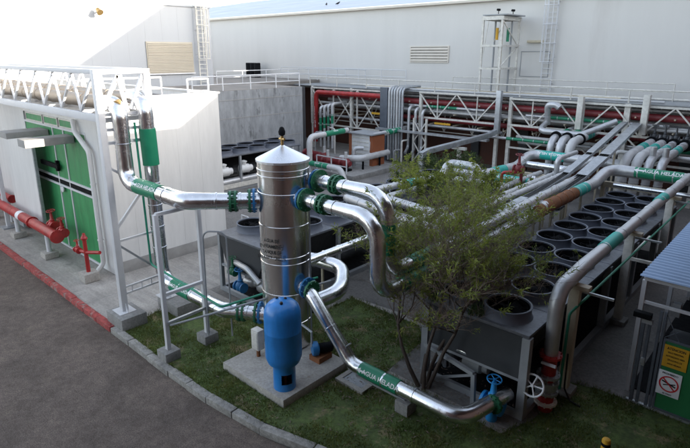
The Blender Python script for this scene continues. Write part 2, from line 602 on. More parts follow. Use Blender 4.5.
sheet('ground', [(-500, -500), (500, -500), (500, 500), (-500, 500)], -0.15, 'ground')
sheet('road', [(-80, -45), (2.4, -45), (2.4, 8.2), (-3, 6.75), (-6.35, 5.95), (-7.6, 5.68), (-9.3, 5.58), (-14, 5.58), (-80, 5.58)], -0.12, 'asphalt')
sheet('yard_floor', [(-60, 5.6), (-13.6, 5.6), (-13.6, 8.3), (2.4, 8.3), (2.4, 40), (-60, 40)], -0.012, 'concrete')
sheet('chiller_yard_floor', [(-11.2, 8.9), (-10.2, 11.7), (-7.7, 11.9), (-6.9, 9.2), (-3.7, 9.2), (-2.6, 11.9), (2.4, 11.95), (2.4, 33.8), (-26.9, 33.8), (-26.9, 12.2), (-14.2, 12.2), (-14.2, 8.9)], -0.006, 'yardc')  # darker floor sheet standing in for shade in the chiller yard
LAWN = [(-13.75, 5.72), (-10.9, 5.7), (-9.45, 5.72), (-7.76, 5.9), (-6.33, 6.2), (-3, 6.98), (2.4, 8.4), (2.4, 11.9), (-2.88, 11.87), (-3.45, 11.7), (-3.55, 9.8), (-3.85, 8.95),
        (-6.95, 9.05), (-7.1, 10.9), (-7.67, 11.55), (-10.3, 11.6), (-10.35, 10.3), (-11.3, 8.75), (-13.2, 8.5), (-13.9, 7.9), (-14.0, 6.9)]
sheet('lawn', LAWN, 0.0, 'soil')
def inside(x, y, poly):
    c = False
    j = len(poly) - 1
    for i in range(len(poly)):
        xi, yi = poly[i]
        xj, yj = poly[j]
        if (yi > y) != (yj > y) and x < (xj - xi) * (y - yi) / (yj - yi) + xi:
            c = not c
        j = i
    return c
gr = MB()
from mathutils import noise as mn
for _ in range(150000):
    x, y = rnd.uniform(-14, 0.2), rnd.uniform(5.7, 12)
    if not inside(x, y, LAWN):
        continue
    d = mn.noise(V((x * 0.9, y * 0.9, 3))) + 0.5 * mn.noise(V((x * 3, y * 3, 7)))
    if rnd.random() > 0.66 + d * 1.5:
        continue
    if -9.98 < x < -7.72 and 6.48 < y < 8.6:
        continue
    a = rnd.uniform(0, 6.28)
    h = rnd.uniform(0.02, 0.075) * (1 + d * 0.6)
    ww = rnd.uniform(0.006, 0.012)
    u = V((math.cos(a), math.sin(a), 0)) * ww
    l = V((rnd.uniform(-1, 1), rnd.uniform(-1, 1), 0)) * h * 0.8
    p = V((x, y, 0.0))
    gr.poly([p - u, p + u, p + l + V((0, 0, h))])
for i in range(len(LAWN)):
    a, b = V((*LAWN[i], 0)), V((*LAWN[(i + 1) % len(LAWN)], 0))
    for _ in range(int((b - a).length * 26)):
        c = a.lerp(b, rnd.random()) + V((rnd.gauss(0, 0.05), rnd.gauss(0, 0.05), 0))
        for _ in range(5):
            an_, h = rnd.uniform(0, 6.28), rnd.uniform(0.04, 0.13)
            p = c + V((rnd.gauss(0, .02), rnd.gauss(0, .02), 0))
            u_ = V((math.cos(an_), math.sin(an_), 0)) * 0.006
            gr.poly([p - u_, p + u_, p + V((rnd.uniform(-1, 1), rnd.uniform(-1, 1), 0)) * h * 0.6 + V((0, 0, h))])
me_g = gr.build('grass', 'grass', None, loc=(-8, 8, 0))
me_g['kind'] = 'stuff'

# kerb: stones laid end to end
KR = [(-60, 5.5), (-14.05, 5.5)]
KG = [(-14.0, 5.5), (-12.96, 5.5), (-10.88, 5.48), (-9.3, 5.52), (-7.6, 5.68), (-6.35, 6.0), (-3, 6.78), (2.4, 8.2)]
def kerb(name, line, m, L=0.9):
    mb = MB()
    for k in range(len(line) - 1):
        a, b = V((*line[k], 0)), V((*line[k + 1], 0))
        n = max(1, int(round((b - a).length / L)))
        d = (b - a).normalized()
        s = V((-d.y, d.x, 0)) * 0.2
        for i in range(n):
            p, q = a.lerp(b, i / n) + d * 0.006, a.lerp(b, (i + 1) / n) - d * 0.006
            z = rnd.uniform(-0.008, 0.008)
            j = V((0, 0, 0.035 + z)) + s * rnd.uniform(-0.05, 0.05)
            mb.prism([p + j - V((0, 0, 0.2)), q + j - V((0, 0, 0.2)), q + s + j - V((0, 0, 0.2)), p + s + j - V((0, 0, 0.2))], (0, 0, 0.2))
    return struct(mb.build(name, m, None, bevel=0.022))
kerb('red_kerb', KR, 'kerb_red')
kerb('grey_kerb', KG, 'kerb')

lt = MB()
for _ in range(1500):
    x, y = (rnd.gauss(-6.8, 1.6), rnd.gauss(9.2, 1.2)) if rnd.random() < 0.6 else (rnd.uniform(-14, -2), rnd.uniform(5.0, 12))
    if y < 5.75 + max(0, (x + 7.6) * 0.23) or -9.98 < x < -7.7 and 6.4 < y < 8.6:
        continue
    a, l = rnd.uniform(0, 6.28), rnd.uniform(0.02, 0.055)
    u_ = V((math.cos(a), math.sin(a), rnd.uniform(-.3, .3))) * l
    w_ = V((-math.sin(a), math.cos(a), 0.2)) * l * 0.28
    p = V((x, y, 0.03 + rnd.uniform(0, .03)))
    lt.poly([p - u_, p + w_, p + u_, p - w_])
lo_ = lt.build('leaf_litter', 'twig', None, loc=(-7, 9, 0))
lo_['kind'] = 'stuff'
gt = MB()
for _ in range(4200):
    x = rnd.uniform(-26, -1)
    k = abs(rnd.gauss(0, 1))
    base = 5.45 if x < -7.6 else 5.45 + (x + 7.6) * 0.23
    y = base - 0.03 - (k * 0.25 if rnd.random() < 0.5 else rnd.uniform(0, 6.5))
    q = rnd.uniform(0.004, 0.014)
    p = V((x, y, -0.12))
    gt.v += [p + V((rnd.uniform(.6, 1.2) * q, 0, 0)), p + V((-q * .5, rnd.uniform(.5, 1.1) * q, 0)), p + V((-q * .5, -rnd.uniform(.5, 1.1) * q, 0)), p + V((0, 0, q * rnd.uniform(.5, 1)))]
    n_ = len(gt.v) - 4
    gt.f += [[n_, n_ + 1, n_ + 3], [n_ + 1, n_ + 2, n_ + 3], [n_ + 2, n_, n_ + 3]]
go_ = gt.build('road_grit', 'asphalt', None, loc=(-8, 4, -0.12))
go_['kind'] = 'stuff'

# saw-cut joints of the concrete floor
jm = MB()
for x in (-16.2, -19, -22, -25):
    jm.box(x - 0.008, x + 0.008, 5.75, 7.2, -0.013, -0.008)
for y in (9.2, 11.0):
    jm.box(-17.1, -14.2, y - 0.008, y + 0.008, -0.013, -0.008)
jm.box(-17.5, -13.9, 7.3, 7.316, -0.013, -0.008)
for y in (13.5, 15.5, 17.5):
    jm.box(-3.6, -2.6, y - 0.008, y + 0.008, -0.013, -0.008)
struct(jm.build('floor_joints', 'dado'))

# ================================================================== BUILDINGS
# --- white panel building on the left
wb = thing('white_building', 'white panel building with a green sliding door, half in sun behind the pipe gantry', 'building', (-17.6, 7.35, 0))
mb = MB()
yy = 7.35
for k in range(5):
    mb.box(-17.7, -17.6, yy + 0.002, yy + 0.938, 0.0, 6.02)
    yy += 0.94
for a, b in ((-18.65, -17.7), (-33.9, -24.6)):
    mb.box(a, b - 0.002, 7.35, 7.45, 0.0, 6.02)
mb.box(-24.6, -18.65, 7.35, 7.45, 5.25, 6.02)
mb.box(-33.9, -17.7, 11.95, 12.05, 0, 6.02)
mb.build('wall', 'panel', wb)
MB().box(-17.6, -17.57, 7.4, 12.05, -0.01, 0.42).build('plinth', 'dado', wb, bevel=0.006)
rf = MB().box(-33.9, -17.72, 7.47, 11.94, 5.7, 5.8).build('roof', 'roof', wb)
cp = MB()
cp.box(-17.74, -17.54, 7.3, 12.1, 6.02, 6.09)
cp.box(-33.9, -17.74, 7.3, 7.5, 6.02, 6.09)
cp.box(-33.9, -17.74, 11.9, 12.1, 6.02, 6.09)
cp.build('coping', 'panel', wb, bevel=0.01)
dr = MB().box(-24.6, -18.65, 7.38, 7.43, 0.02, 4.86).build('door', 'door', wb)
fr = MB()
for x in (-24.6, -21.65, -20.63, -18.7):
    fr.box(x - 0.035, x + 0.035, 7.345, 7.38, 0.02, 4.86)
for z in (2.62, 2.90, 4.86, 0.05):
    fr.box(-24.6, -18.65, 7.34, 7.379, z - 0.04, z + 0.04)
fr.build('door_frame', 'white', dr)
MB().box(-24.55, -18.7, 7.35, 7.379, 2.68, 2.84).build('bumper_strip', 'black', dr)
hd = MB().cbox((-22.1, 7.24, 3.38), (1.7, 0.08, 0.17))
hd.cbox((-21.5, 7.3, 3.38), (0.14, 0.1, 0.4))
hd.build('handle', 'black', dr)
MB().lathe((-21.3, 7.33, 2.5), (0, -1, 0), [(0.09, 0), (0.12, 0.03), (0.12, 0.05), (0.06, 0.06)], 14).build('lock', 'white', dr)
for a, b in ((-24.2, -22.4), (-22.25, -20.9), (-20.75, -19.4)):
    f = MB()
    f.box(a, b, 7.30, 7.35, 4.92, 4.97)
    f.box(a, b, 7.30, 7.35, 5.2, 5.25)
    f.box(a, a + 0.05, 7.302, 7.35, 4.97, 5.2)
    f.box(b - 0.05, b, 7.302, 7.35, 4.97, 5.2)
    f = f.build('window', 'offwhite', wb)
    MB().box(a + 0.05, b - 0.05, 7.32, 7.34, 4.97, 5.2).build('pane', 'door', f)
dp = MB()
dp.tube(fillet([(-19.3, 7.25, 5.3), (-19.1, 7.2, 4.9), (-18.15, 7.2, 4.35), (-18.15, 7.2, 0.35), (-18.2, 7.0, 0.12)], 0.25, 5), 0.085, 12)
for z in (1.2, 3.2):
    dp.tube([(-18.15, 7.2, z), (-18.15, 7.2, z + 0.05)], 0.1, 12)
dp.build('downpipe', 'panel', wb)
an = MB()
an.box(-22.9, -22.0, 5.9, 7.33, 4.5, 4.72)
an.build('canopy', 'dado', wb, bevel=0.01)
MB().box(-20.3, -19.6, 5.75, 7.33, 4.46, 4.72).build('canopy', 'dado', wb, bevel=0.01)
MB().box(-19.38, -18.66, 7.36, 7.44, 4.87, 5.245).build('filler', 'panel', wb)
MB().box(-24.6, -18.66, 7.45, 7.47, 4.8, 5.3).build('backing', 'darkgrey', wb)

t = thing('hanging_door_panel', 'white sheet panel with grey edge hanging in front of the green sliding door', 'panel', (-24.3, 6.9, 0.75))
MB().box(-25.9, -22.72, 6.88, 6.96, 0.95, 4.4).build('sheet', 'panel', t)
eg = MB()
eg.box(-22.72, -22.62, 6.86, 6.98, 0.95, 4.4)
eg.box(-25.9, -22.62, 6.865, 6.975, 0.80, 0.948)
eg.build('edge_trim', 'galv', t, bevel=0.005)
t = thing('left_column', 'white steel column at the left edge of the white building', 'column', (-26.4, 6.6, 0))
MB().box(-26.5, -26.34, 6.5, 6.66, 0.05, 5.6).build('shaft', 'white', t, bevel=0.01)
MB().box(-26.7, -26.14, 6.3, 6.86, -0.01, 0.05).build('base_plate', 'greymet', t)
MB().box(-26.9, -25.4, 6.9, 7.3, 0.15, 0.7).build('crossbar', 'greymet', t)

# --- concrete block building behind the far chillers
cb = thing('concrete_block_building', 'stained grey concrete wall block with a flat roof beside the white building', 'building', (-27.2, 18.8, 0))
MB().box(-33.9, -27.2, 12.06, 25.45, -0.01, 5.32).build('wall', 'oldconc', cb)
ln = MB()
for z in (2.15, 3.65, 4.75):
    ln.box(-27.2, -27.185, 12.1, 25.4, z, z + 0.035)
ln.build('pour_line', 'dado', cb)
MB().box(-33.88, -27.25, 12.1, 25.4, 5.322, 5.34).build('roof', 'roof', cb)
MB().box(-27.6, -27.18, 25.46, 25.7, -0.01, 5.3).build('corner_post', 'darkgrey', cb)

# --- rear left building
rl = thing('rear_left_building', 'tall pale building at the upper left with a tan louvre, cut by a diagonal shadow', 'building', (-34, 18, 0))
mb = MB()
yy = -6.0
while yy < 22.9:
    mb.box(-34.15, -34.0, yy + 0.0015, min(yy + 1.1985, 23.0), 0, 10.55)
    yy += 1.2
mb.box(-70, -34.15, -6, 23.0, 0, 10.5)
mb.build('wall', 'wallblue', rl)
MB().box(-70, -33.93, -6.1, 23.07, 10.552, 10.68).build('coping', 'wallblue', rl, bevel=0.02)
lv = MB().box(-33.99, -33.93, 17.95, 21.4, 6.22, 8.25)
lv = lv.build('louver', 'louver', rl)
sl_ = MB()
for k in range(18):
    z = 6.3 + k * 0.107
    sl_.prism([(-33.93, 18.02, z), (-33.93, 18.02, z + 0.09), (-33.88, 18.02, z + 0.01)], (0, 3.31, 0))
sl_.build('slats', 'louver', lv)
MB().box(-33.93, -33.86, 17.9, 21.45, 6.13, 6.21).build('sill', 'white', lv)
fl = MB()
fl.box(-60, -34, 23.08, 33.8, 5.0, 5.3)
fl.box(-34, -33.9, 25.46, 33.8, 5.0, 5.3)
fl.build('low_roof', 'roof', rl)

# --- caged ladder left
def ladder(label, x0, x1, y, z0, z1, along, cage, m='offwhite'):
    t = thing('caged_ladder' if cage else 'wall_ladder', label, 'ladder', (x0, y, z0) if along == 'x' else (y, x0, z0))
    def P(a, b, z):
        return V((a, b, z)) if along == 'x' else V((b, a, z))
    off = -0.22 if along == 'x' else 0.22
    for a in (x0, x1):
        MB().bar(P(a, y + off, z0), P(a, y + off, z1), 0.06).build('rail', m, t)
    rg = MB()
    z = z0 + 0.2
    while z < z1:
        rg.bar(P(x0, y + off, z), P(x1, y + off, z), 0.035)
        z += 0.3
    rg.build('rungs', m, t)
    st = MB()
    z = z0 + 0.5
    while z < z1:
        for a in (x0, x1):
            st.bar(P(a, y, z), P(a, y + off, z), 0.04)
        z += 1.6
    st.build('brackets', m, t)
    if cage:
        mb = MB()
        c = (x0 + x1) / 2
        zz = z0 + 1.8
        while zz < z1 + 0.1:
            mb.tube([P(c + 0.42 * math.cos(q), y + off * 1.6 + math.copysign(0.5, off) * math.sin(q), zz) for q in [math.pi * i / 10 for i in range(11)]], 0.028, 6)
            zz += 1.1
        for q in (0.1, 0.3, 0.5, 0.7, 0.9):
            q *= math.pi
            mb.bar(P(c + 0.42 * math.cos(q), y + off * 1.6 + math.copysign(0.5, off) * math.sin(q), z0 + 1.8), P(c + 0.42 * math.cos(q), y + off * 1.6 + math.copysign(0.5, off) * math.sin(q), z1), 0.035)
        mb.build('safety_cage', m, t)
    return t
ladder('caged access ladder on the corner of the tall pale building at upper left', 21.75, 22.35, -34.0, 5.35, 12.2, 'y', True)

# --- rear building
rb = thing('rear_building', 'long pale sheet metal building across the back with a low pitched roof', 'building', (-20, 33.9, 0))
mb = MB()
xx = -95.0
while xx < 0.9:
    mb.box(xx, xx + 0.9999, 33.9, 34.0, 4.55, 10.85)
    xx += 1.0
mb.build('wall', 'wall', rb)
MB().box(-95, 1.0, 34.0, 34.2, 0, 10.84).build('inner_wall', 'dado', rb)
MB().box(-60, 1.0, 33.85, 33.999, 0, 4.548).build('base_wall', 'brown', rb)
MB().poly([(-95, 33.6, 10.98), (1.0, 33.6, 10.98), (1.0, 75, 18.0), (-95, 75, 18.0)]).build('roof', 'roofmetal', rb)
MB().box(-95, 1.0, 33.6, 33.9, 10.78, 10.95).build('gutter', 'cream', rb, bevel=0.02)
lv = MB()
for a, b, c, d in ((-24.3, -20.95, 6.86, 6.93), (-24.3, -20.95, 7.95, 8.02), (-24.3, -24.22, 6.93, 7.95), (-21.03, -20.95, 6.93, 7.95)):
    lv.box(a, b, 33.82, 33.9, c, d)
lv = lv.build('louver', 'cream', rb)
s2 = MB()
for k in range(5):
    z = 6.96 + k * 0.2
    s2.prism([(-24.22, 33.89, z + 0.15), (-24.22, 33.89, z + 0.11), (-24.22, 33.79, z), (-24.22, 33.79, z + 0.04)], (3.19, 0, 0))
s2.build('slats', 'cream', lv)
MB().box(-24.22, -21.03, 33.885, 33.899, 6.93, 7.95).build('backing', 'dado', lv)
hp = MB()
for a, b, c, d in ((-15.6, -15.56, 6.1, 7.6), (-13.75, -13.71, 6.1, 7.6), (-15.6, -13.71, 7.6, 7.64), (-15.6, -13.71, 6.06, 6.1)):
    hp.box(a, b, 33.87, 33.9, c, d)
hp.build('hatch_frame', 'greymet', rb)
MB().box(-15.2, -14.1, 33.7, 33.9, 8.15, 8.3).build('wall_lamp', 'tan', rb, bevel=0.02)
for x in (-24.0, -18.3, -14.8, -12.6, -9.2, -5.5):
    MB().box(x - 0.3, x + 0.3, 33.6, 33.848, 0, 4.5).build('base_column', 'darkgrey', rb)
dd = MB()
dd.box(-56.8, -52.6, 33.78, 33.9, 5.3, 10.2)
dd.build('doorway', 'darkgrey', rb)
dd = MB()
dd.box(-57.2, -52.4, 32.2, 33.9, 10.2, 10.45)
dd.bar((-56.8, 33.8, 7.4), (-56.8, 32.3, 10.15), 0.15)
dd.bar((-53, 33.8, 7.4), (-53, 32.3, 10.15), 0.15)
dd.build('door_canopy', 'tan', rb)
MB().bar((-50.5, 33.7, 5.3), (-50.5, 33.7, 10.7), 0.12).build('rain_pipe', 'greymet', rb)
ladder('white ladder on the pale rear wall, right of the steel tower', -14.05, -13.4, 33.9, 5.2, 11.3, 'x', True, 'white')

# --- warehouse the photograph was taken from (unseen; canopies and wings added to shade the yard)
wh = thing('shading_warehouse', 'unseen brown rendered warehouse wall on the right, with added canopies and wings for shade', 'building', (2.4, 0, 0))
MB().box(2.4, 14, -40, 20.3, -0.1, 11.15).build('wall', 'brick', wh)
MB().box(-9.0, 2.395, -16, -2.2, -0.1, 9.25).build('added_rear_wing', 'brick', wh)  # added behind the viewpoint to darken the right foreground
MB().box(-2.95, 2.39, 10.6, 20.0, 9.3, 9.45).build('canopy', 'brick', wh)  # added unseen overhang, blocks sky over the right side
MB().box(-4.6, 2.39, -14.0, 10.55, 9.3, 9.45).build('canopy', 'brick', wh)  # second added overhang, cuts skylight on the near foreground
MB().prism([(2.4, 20.3, -0.1), (2.4, 43.0, -0.1), (2.4, 43.0, 25.2), (2.4, 20.3, 11.15)], (30, 0, 0)).build('shadow_wing', 'brick', wh)  # unseen wing, sloped to cast the diagonal shadow edge

# ================================================================== LEFT: fire main, gantry
t = thing('red_fire_main', 'thick red fire main running along the front of the white building', 'pipe', (-24, 6.5, 0))
jacket(MB(), [(-34, 6.45, 1.08), (-20.1, 6.45, 1.08)], 0.19, step=2.4, ridge=0.008).build('main_pipe', 'red', t)
flange(t, (-20.08, 6.45, 1.08), (1, 0, 0), 0.25, 0.06, 'red')
flange(t, (-22.6, 6.45, 1.08), (1, 0, 0), 0.235, 0.06, 'red')
MB().tube([(-24.05, 6.45, 1.08), (-23.7, 6.45, 1.08)], 0.197, 16).build('label_band', 'signw', t)
MB().tube(fillet([(-21.2, 6.45, 1.1), (-21.2, 6.8, 1.3), (-21.2, 7.05, 1.1)], 0.2), 0.11, 12).build('branch', 'red', t)
def gate_valve(root, c, m, r=0.13, s=1.0, name='valve'):
    c = V(c)
    mb = MB().lathe(c - V((0, 0, 0.1 * s)), (0, 0, 1), [(r, 0), (r * 1.15, 0.08 * s), (r * 1.1, 0.2 * s), (r * 0.6, 0.28 * s), (r * 0.7, 0.32 * s), (r * 0.45, 0.36 * s), (r * 0.3, 0.62 * s)], 14)
    for d in ((1, 0, 0), (-1, 0, 0)):
        mb.lathe(c, d, [(r * 0.8, 0), (r * 0.8, r * 1.1), (r * 1.25, r * 1.1), (r * 1.25, r * 1.45)], 14)
    o = mb.build(name, m, root)
    handwheel(o, c + V((0, 0, 0.58 * s)), (0.1, -0.1, 1), 0.15 * s, m)
    return o
gate_valve(t, (-21.2, 6.72, 1.2), 'red', 0.14)
gate_valve(t, (-20.35, 6.75, 1.12), 'red', 0.14, 0.9)
for x in (-28.4, -24.65, -21.15):
    MB().tube([(x, 6.45, 0.2), (x, 6.45, 0.9)], 0.09, 12).build('support_leg', 'white', t)
t2 = thing('red_branch_main', 'shorter red pipe lying behind the thick fire main at the left edge', 'pipe', (-27, 6.95, 0.9))
jacket(MB(), [(-36, 6.95, 1.25), (-26.6, 6.95, 1.2)], 0.13, step=2).build('main_pipe', 'red', t2)
flange(t2, (-26.6, 6.95, 1.2), (1, 0, 0), 0.19, 0.05, 'red')
MB().tube([(-27.2, 6.95, 0), (-27.2, 6.95, 1.1)], 0.06, 10).build('support_leg', 'white', t2)
block('concrete block under the red main at the far left', (-28.4, 6.45), 0.5, 0.5, 0.24, 'slabc')
block('concrete block under the red main below the white hanging panel', (-24.65, 6.45), 0.5, 0.5, 0.24, 'slabc')
block('concrete block under the capped end of the red main', (-21.15, 6.45), 0.5, 0.5, 0.24, 'slabc')
t = thing('red_hydrant', 'red standpipe hydrant with side outlet on a concrete block by the green door', 'hydrant', (-17.85, 6.55, 0.3))
MB().tube([(-17.85, 6.55, 0.3), (-17.85, 6.55, 1.5)], [0.07, 0.065], 12).build('standpipe', 'red', t)
MB().tube([(-18.6, 6.45, 0.98), (-17.85, 6.55, 1.02), (-17.2, 6.75, 1.12)], 0.06, 10).build('outlet', 'red', t)
gate_valve(t, (-18.35, 6.48, 1.0), 'red', 0.09, 0.6)
MB().lathe((-17.85, 6.55, 1.48), (0, 0, 1), [(0.1, 0), (0.11, 0.06), (0.05, 0.16), (0.04, 0.22)], 12).build('cap', 'red', t)
block('concrete block carrying the red hydrant', (-17.85, 6.55), 0.5, 0.5, 0.32, 'slabc')

# --- gantry
GX, GA, GB = -14.1, 6.0, 7.35
g = thing('pipe_gantry', 'white lattice truss gantry carrying silver pipes from the left edge, top in sun', 'gantry', (GX, GA, 0))
for y in (GA, GB):
    MB().bar((-36, y, 7.05), (GX - 0.1, y, 7.05), 0.12).build('top_chord', 'white', g, bevel=0.008)
    MB().bar((-36, y, 5.86), (GX - 0.1, y, 5.86), 0.1, 0.2).build('bottom_chord', 'white', g, bevel=0.008)
    wb_ = MB()
    k = 0
    x = GX - 0.15
    while x > -35:
        wb_.bar((x, y, 6.98), (x - 1.0, y, 6.0), 0.06)
        wb_.bar((x - 1.35, y, 6.98), (x - 1.02, y, 6.0), 0.06)
        x -= 1.35
    wb_.build('web_bracing', 'white', g)
for x in (-14.35, -17.0, -19.7, -22.4, -25.1, -27.8):
    MB().bar((x, GA + 0.06, 5.78), (x, GB - 0.06, 5.78), 0.12).build('cross_beam', 'white', g)
MB().bar((GX, GA, 7.05), (GX, GB, 7.05), 0.125, e=0.0).build('end_beam', 'white', g, bevel=0.01)
ev = MB()
for (a, b), (c, d) in (((6.55, 6.95), (6.12, 6.1)), ((6.55, 6.95), (6.75, 6.0)), ((7.25, 6.95), (6.85, 6.05)), ((6.1, 5.55), (7.25, 5.55)), ((6.1, 5.95), (7.25, 5.95)), ((6.1, 5.2), (7.25, 5.2))):
    ev.bar((GX, a, b), (GX, c, d), 0.08)
ev.build('end_bracing', 'white', g)
for y in (GA, GB):
    lg = MB().box(GX - 0.095, GX + 0.095, y - 0.09, y + 0.09, 0.38, 7.11).build('leg', 'white', g, bevel=0.012)
    pl = MB().box(GX - 0.26, GX + 0.26, y - 0.24, y + 0.24, 0.355, 0.379)
    for sx in (-1, 1):
        pl.prism([(GX + sx * 0.12, y - 0.01, 0.38), (GX + sx * 0.25, y - 0.01, 0.38), (GX + sx * 0.12, y - 0.01, 0.62)], (0, 0.02, 0))
    pl.build('base_plate', 'white', lg)
br = MB()
for (a, b), (c, d), s in (((6.0, 2.45), (7.3, 2.5), 0.06), ((6.0, 2.75), (7.3, 4.2), 0.07), ((6.0, 0.85), (7.3, 0.9), 0.05), ((6.0, 1.05), (7.3, 1.1), 0.05), ((6.0, 4.6), (7.3, 3.6), 0.06)):
    br.bar((GX, a, b), (GX, c, d), s)
for y in (6.3, 6.6, 6.9, 7.15):
    br.bar((GX, y, 0.87), (GX, y, 1.07), 0.03)
br.build('bracing', 'white', g)
MB().bar((GX + 0.02, 6.0, 2.4), (GX + 0.02, 7.3, 1.15), 0.06).build('diagonal_brace', 'greymet', g)
block('large dark concrete block under the front leg of the white gantry', (-14.02, 6.02), 0.95, 0.75, 0.36)
block('dark concrete block under the rear leg of the white gantry', (-13.72, 7.5), 1.15, 0.75, 0.35)
fx = thing('floodlight', 'small brown floodlight hung on the end bracing of the gantry', 'lamp', (-14.0, 6.35, 6.45))
MB().lathe((-14.0, 6.5, 6.3), (0.3, -0.5, -0.4), [(0.04, -0.02), (0.06, 0.0), (0.1, 0.12), (0.11, 0.15)], 14).build('housing', 'brass', fx)
MB().tube([(-14.05, 6.5, 6.3), (-14.05, 6.5, 6.05)], 0.02, 8).build('bracket', 'greymet', fx)

# --- pipes coming off the gantry
TX, TY = -9.56, 8.26
NF = (0.25, -0.78, 0.55)
p1 = pipe('silver pipe dropping from the gantry and bending to the upper left of the tank', [(-14.75, 6.42, 6.22), (-13.9, 6.42, 6.22), (-13.9, 6.42, 4.12), (-11.1, 6.45, 4.1), (TX - 0.3, TY - 0.38, 4.05)], 0.2, 'alu', rad=0.42)
band(p1, (-13.28, 6.42, 4.117), (-12.15, 6.437, 4.11), 0.2, 'band', 'AGUA HELADA', (0.1, -0.85, 0.5), 0.15)
p2 = pipe('silver pipe with a tall green sleeve dropping from gantry to the tank at lower left', [(-14.75, 7.13, 6.3), (-13.9, 7.13, 6.3), (-13.9, 7.18, 1.0), (-10.95, 7.22, 1.0), (TX - 0.3, TY - 0.35, 0.98)], 0.19, 'alu', rad=0.42)
MB().tube([(-13.9, 7.145, 5.52), (-13.9, 7.165, 4.5)], 0.225, 20).build('label_band', 'band', p2)
band(p2, (-13.3, 7.187, 1.0), (-12.35, 7.197, 1.0), 0.19, 'band', 'AGUA HELADA', (0.1, -0.85, 0.5), 0.14)
jb = MB()
jacket(jb, [(-36, 6.42, 6.22), (-14.72, 6.42, 6.22)], 0.195, step=1.2)
jb.build('run_jacket', 'tanpipe', p1)
jb = MB()
jacket(jb, [(-36, 7.13, 6.3), (-14.72, 7.13, 6.3)], 0.185, step=1.2)
jb.build('run_jacket', 'tanpipe', p2)
u = V((TX - 0.3 + 11.1, TY - 0.38 - 6.45, 0)).normalized()
for pr_, zz, st in ((p1, 4.06, V((-11.1, 6.45, 0))), (p2, 0.98, V((-10.95, 7.22, 0)))):
    uu = (V((TX, TY, 0)) - st)
    uu.z = 0
    uu.normalize()
    tc_ = V((TX, TY, zz))
    flange(pr_, tc_ - uu * 0.72, uu, 0.30, 0.05, 'bluevalve')
    flange(pr_, tc_ - uu * 0.82, uu, 0.29, 0.05, 'green')
    flange(pr_, tc_ - uu * 1.16, uu, 0.26, 0.05, 'green')
    flange(pr_, tc_ - uu * 1.28, uu, 0.26, 0.05, 'green')
    MB().lathe(tc_ - uu * 1.27, uu, [(0.215, 0), (0.215, 0.12)], 18).build('valve_body', 'green', pr_)

# --- portal of legs under the upper pipe
t = thing('pipe_portal', 'white four bar portal on concrete blocks holding up the bent silver pipe', 'support', (-11.4, 6.4, 0))
for a, b in (((-11.42, 5.85, 0.26), (-11.42, 5.85, 3.83)), ((-11.42, 7.0, 0.26), (-11.42, 7.0, 3.83))):
    MB().bar(a, b, 0.11).build('leg', 'white', t, bevel=0.01)
for z in (3.83, 1.75):
    MB().bar((-11.42, 5.85, z), (-11.42, 7.0, z), 0.08).build('crossbar', 'white', t)
MB().bar((-11.36, 5.85, 1.0), (-11.36, 7.1, 1.02), 0.07).build('low_crossbar', 'galv', t)
MB().tube(fillet([(-11.2, 6.9, 0.3), (-11.2, 6.95, 3.2), (-10.7, 7.3, 3.2), (-10.7, 7.3, 0.3)], 0.2), 0.022, 8).build('conduit', 'greymet', t)
block('small concrete block under the front leg of the white portal', (-11.42, 5.85), 0.44, 0.42, 0.26)
block('small concrete block under the rear leg of the white portal', (-11.42, 7.0), 0.42, 0.42, 0.26)
tag(MB().tube(fillet([(-14.0, 6.85, 5.7), (-14.0, 6.9, 1.55), (-10.6, 6.95, 1.3), (-10.4, 9.0, 1.25), (-10.2, 10.0, 1.25)], 0.12), 0.032, 8).build('green_thin_pipe', 'tealpipe', None, loc=(-14, 6.9, 1.5)), 'thin green pipe dropping from the gantry and running low past the chiller', 'pipe')
tag(MB().tube(fillet([(-11.3, 5.9, 0.95), (-9.9, 7.4, 1.5), (-9.2, 9.5, 1.6)], 0.2), 0.03, 8).build('grey_conduit', 'greymet', None, loc=(-11.3, 5.9, 0.95)), 'thin grey conduit slanting from the white portal to the tank', 'conduit')

# ================================================================== TANK GROUP
tag(MB().box(-9.98, -7.74, 6.48, 8.58, -0.02, 0.2).build('concrete_plinth', 'slabc', None, loc=(-8.9, 7.5, 0), bevel=0.02), 'square pale concrete plinth in the grass under the two tanks', 'plinth')
t = thing('buffer_tank', 'tall polished steel tank with a conical lid and black stencilled lines', 'tank', (TX, TY, 0.2))
TR = 0.62
pf = [(TR, 0.25)]
for z in (0.95, 1.75, 2.55, 2.72, 3.5, 4.3, 4.72, 4.86):
    pf += [(TR, z - 0.03), (TR + 0.012, z - 0.02), (TR + 0.012, z + 0.02), (TR, z + 0.03)]
pf.append((TR, 5.08))
MB().lathe((TX, TY, 0), (0, 0, 1), pf, 48).build('shell', 'stainless', t)
MB().lathe((TX, TY, 0), (0, 0, 1), [(TR + 0.03, 5.04), (TR + 0.03, 5.09), (0.06, 5.39), (0.05, 5.40)], 24).build('cone_lid', 'cone', t, ang=10)
vt = MB().tube([(TX, TY, 5.4), (TX, TY, 5.62)], 0.035, 10)
vt.tube([(TX - 0.09, TY, 5.55), (TX + 0.09, TY, 5.55)], 0.03, 8)
vt = vt.build('vent_pipe', 'brass', t)
MB().lathe((TX, TY, 5.62), (0, 0, 1), [(0.03, 0), (0.075, 0.03), (0.085, 0.1), (0.05, 0.2), (0.02, 0.22)], 14).build('vent_cap', 'black', vt)
for k in range(4):
    a = math.pi / 4 + k * math.pi / 2
    MB().cbox((TX + 0.5 * math.cos(a), TY + 0.5 * math.sin(a), 0.26), (0.12, 0.12, 0.15)).build('foot', 'greymet', t)
mb = MB()
n0 = V((0.30, -1, 0))
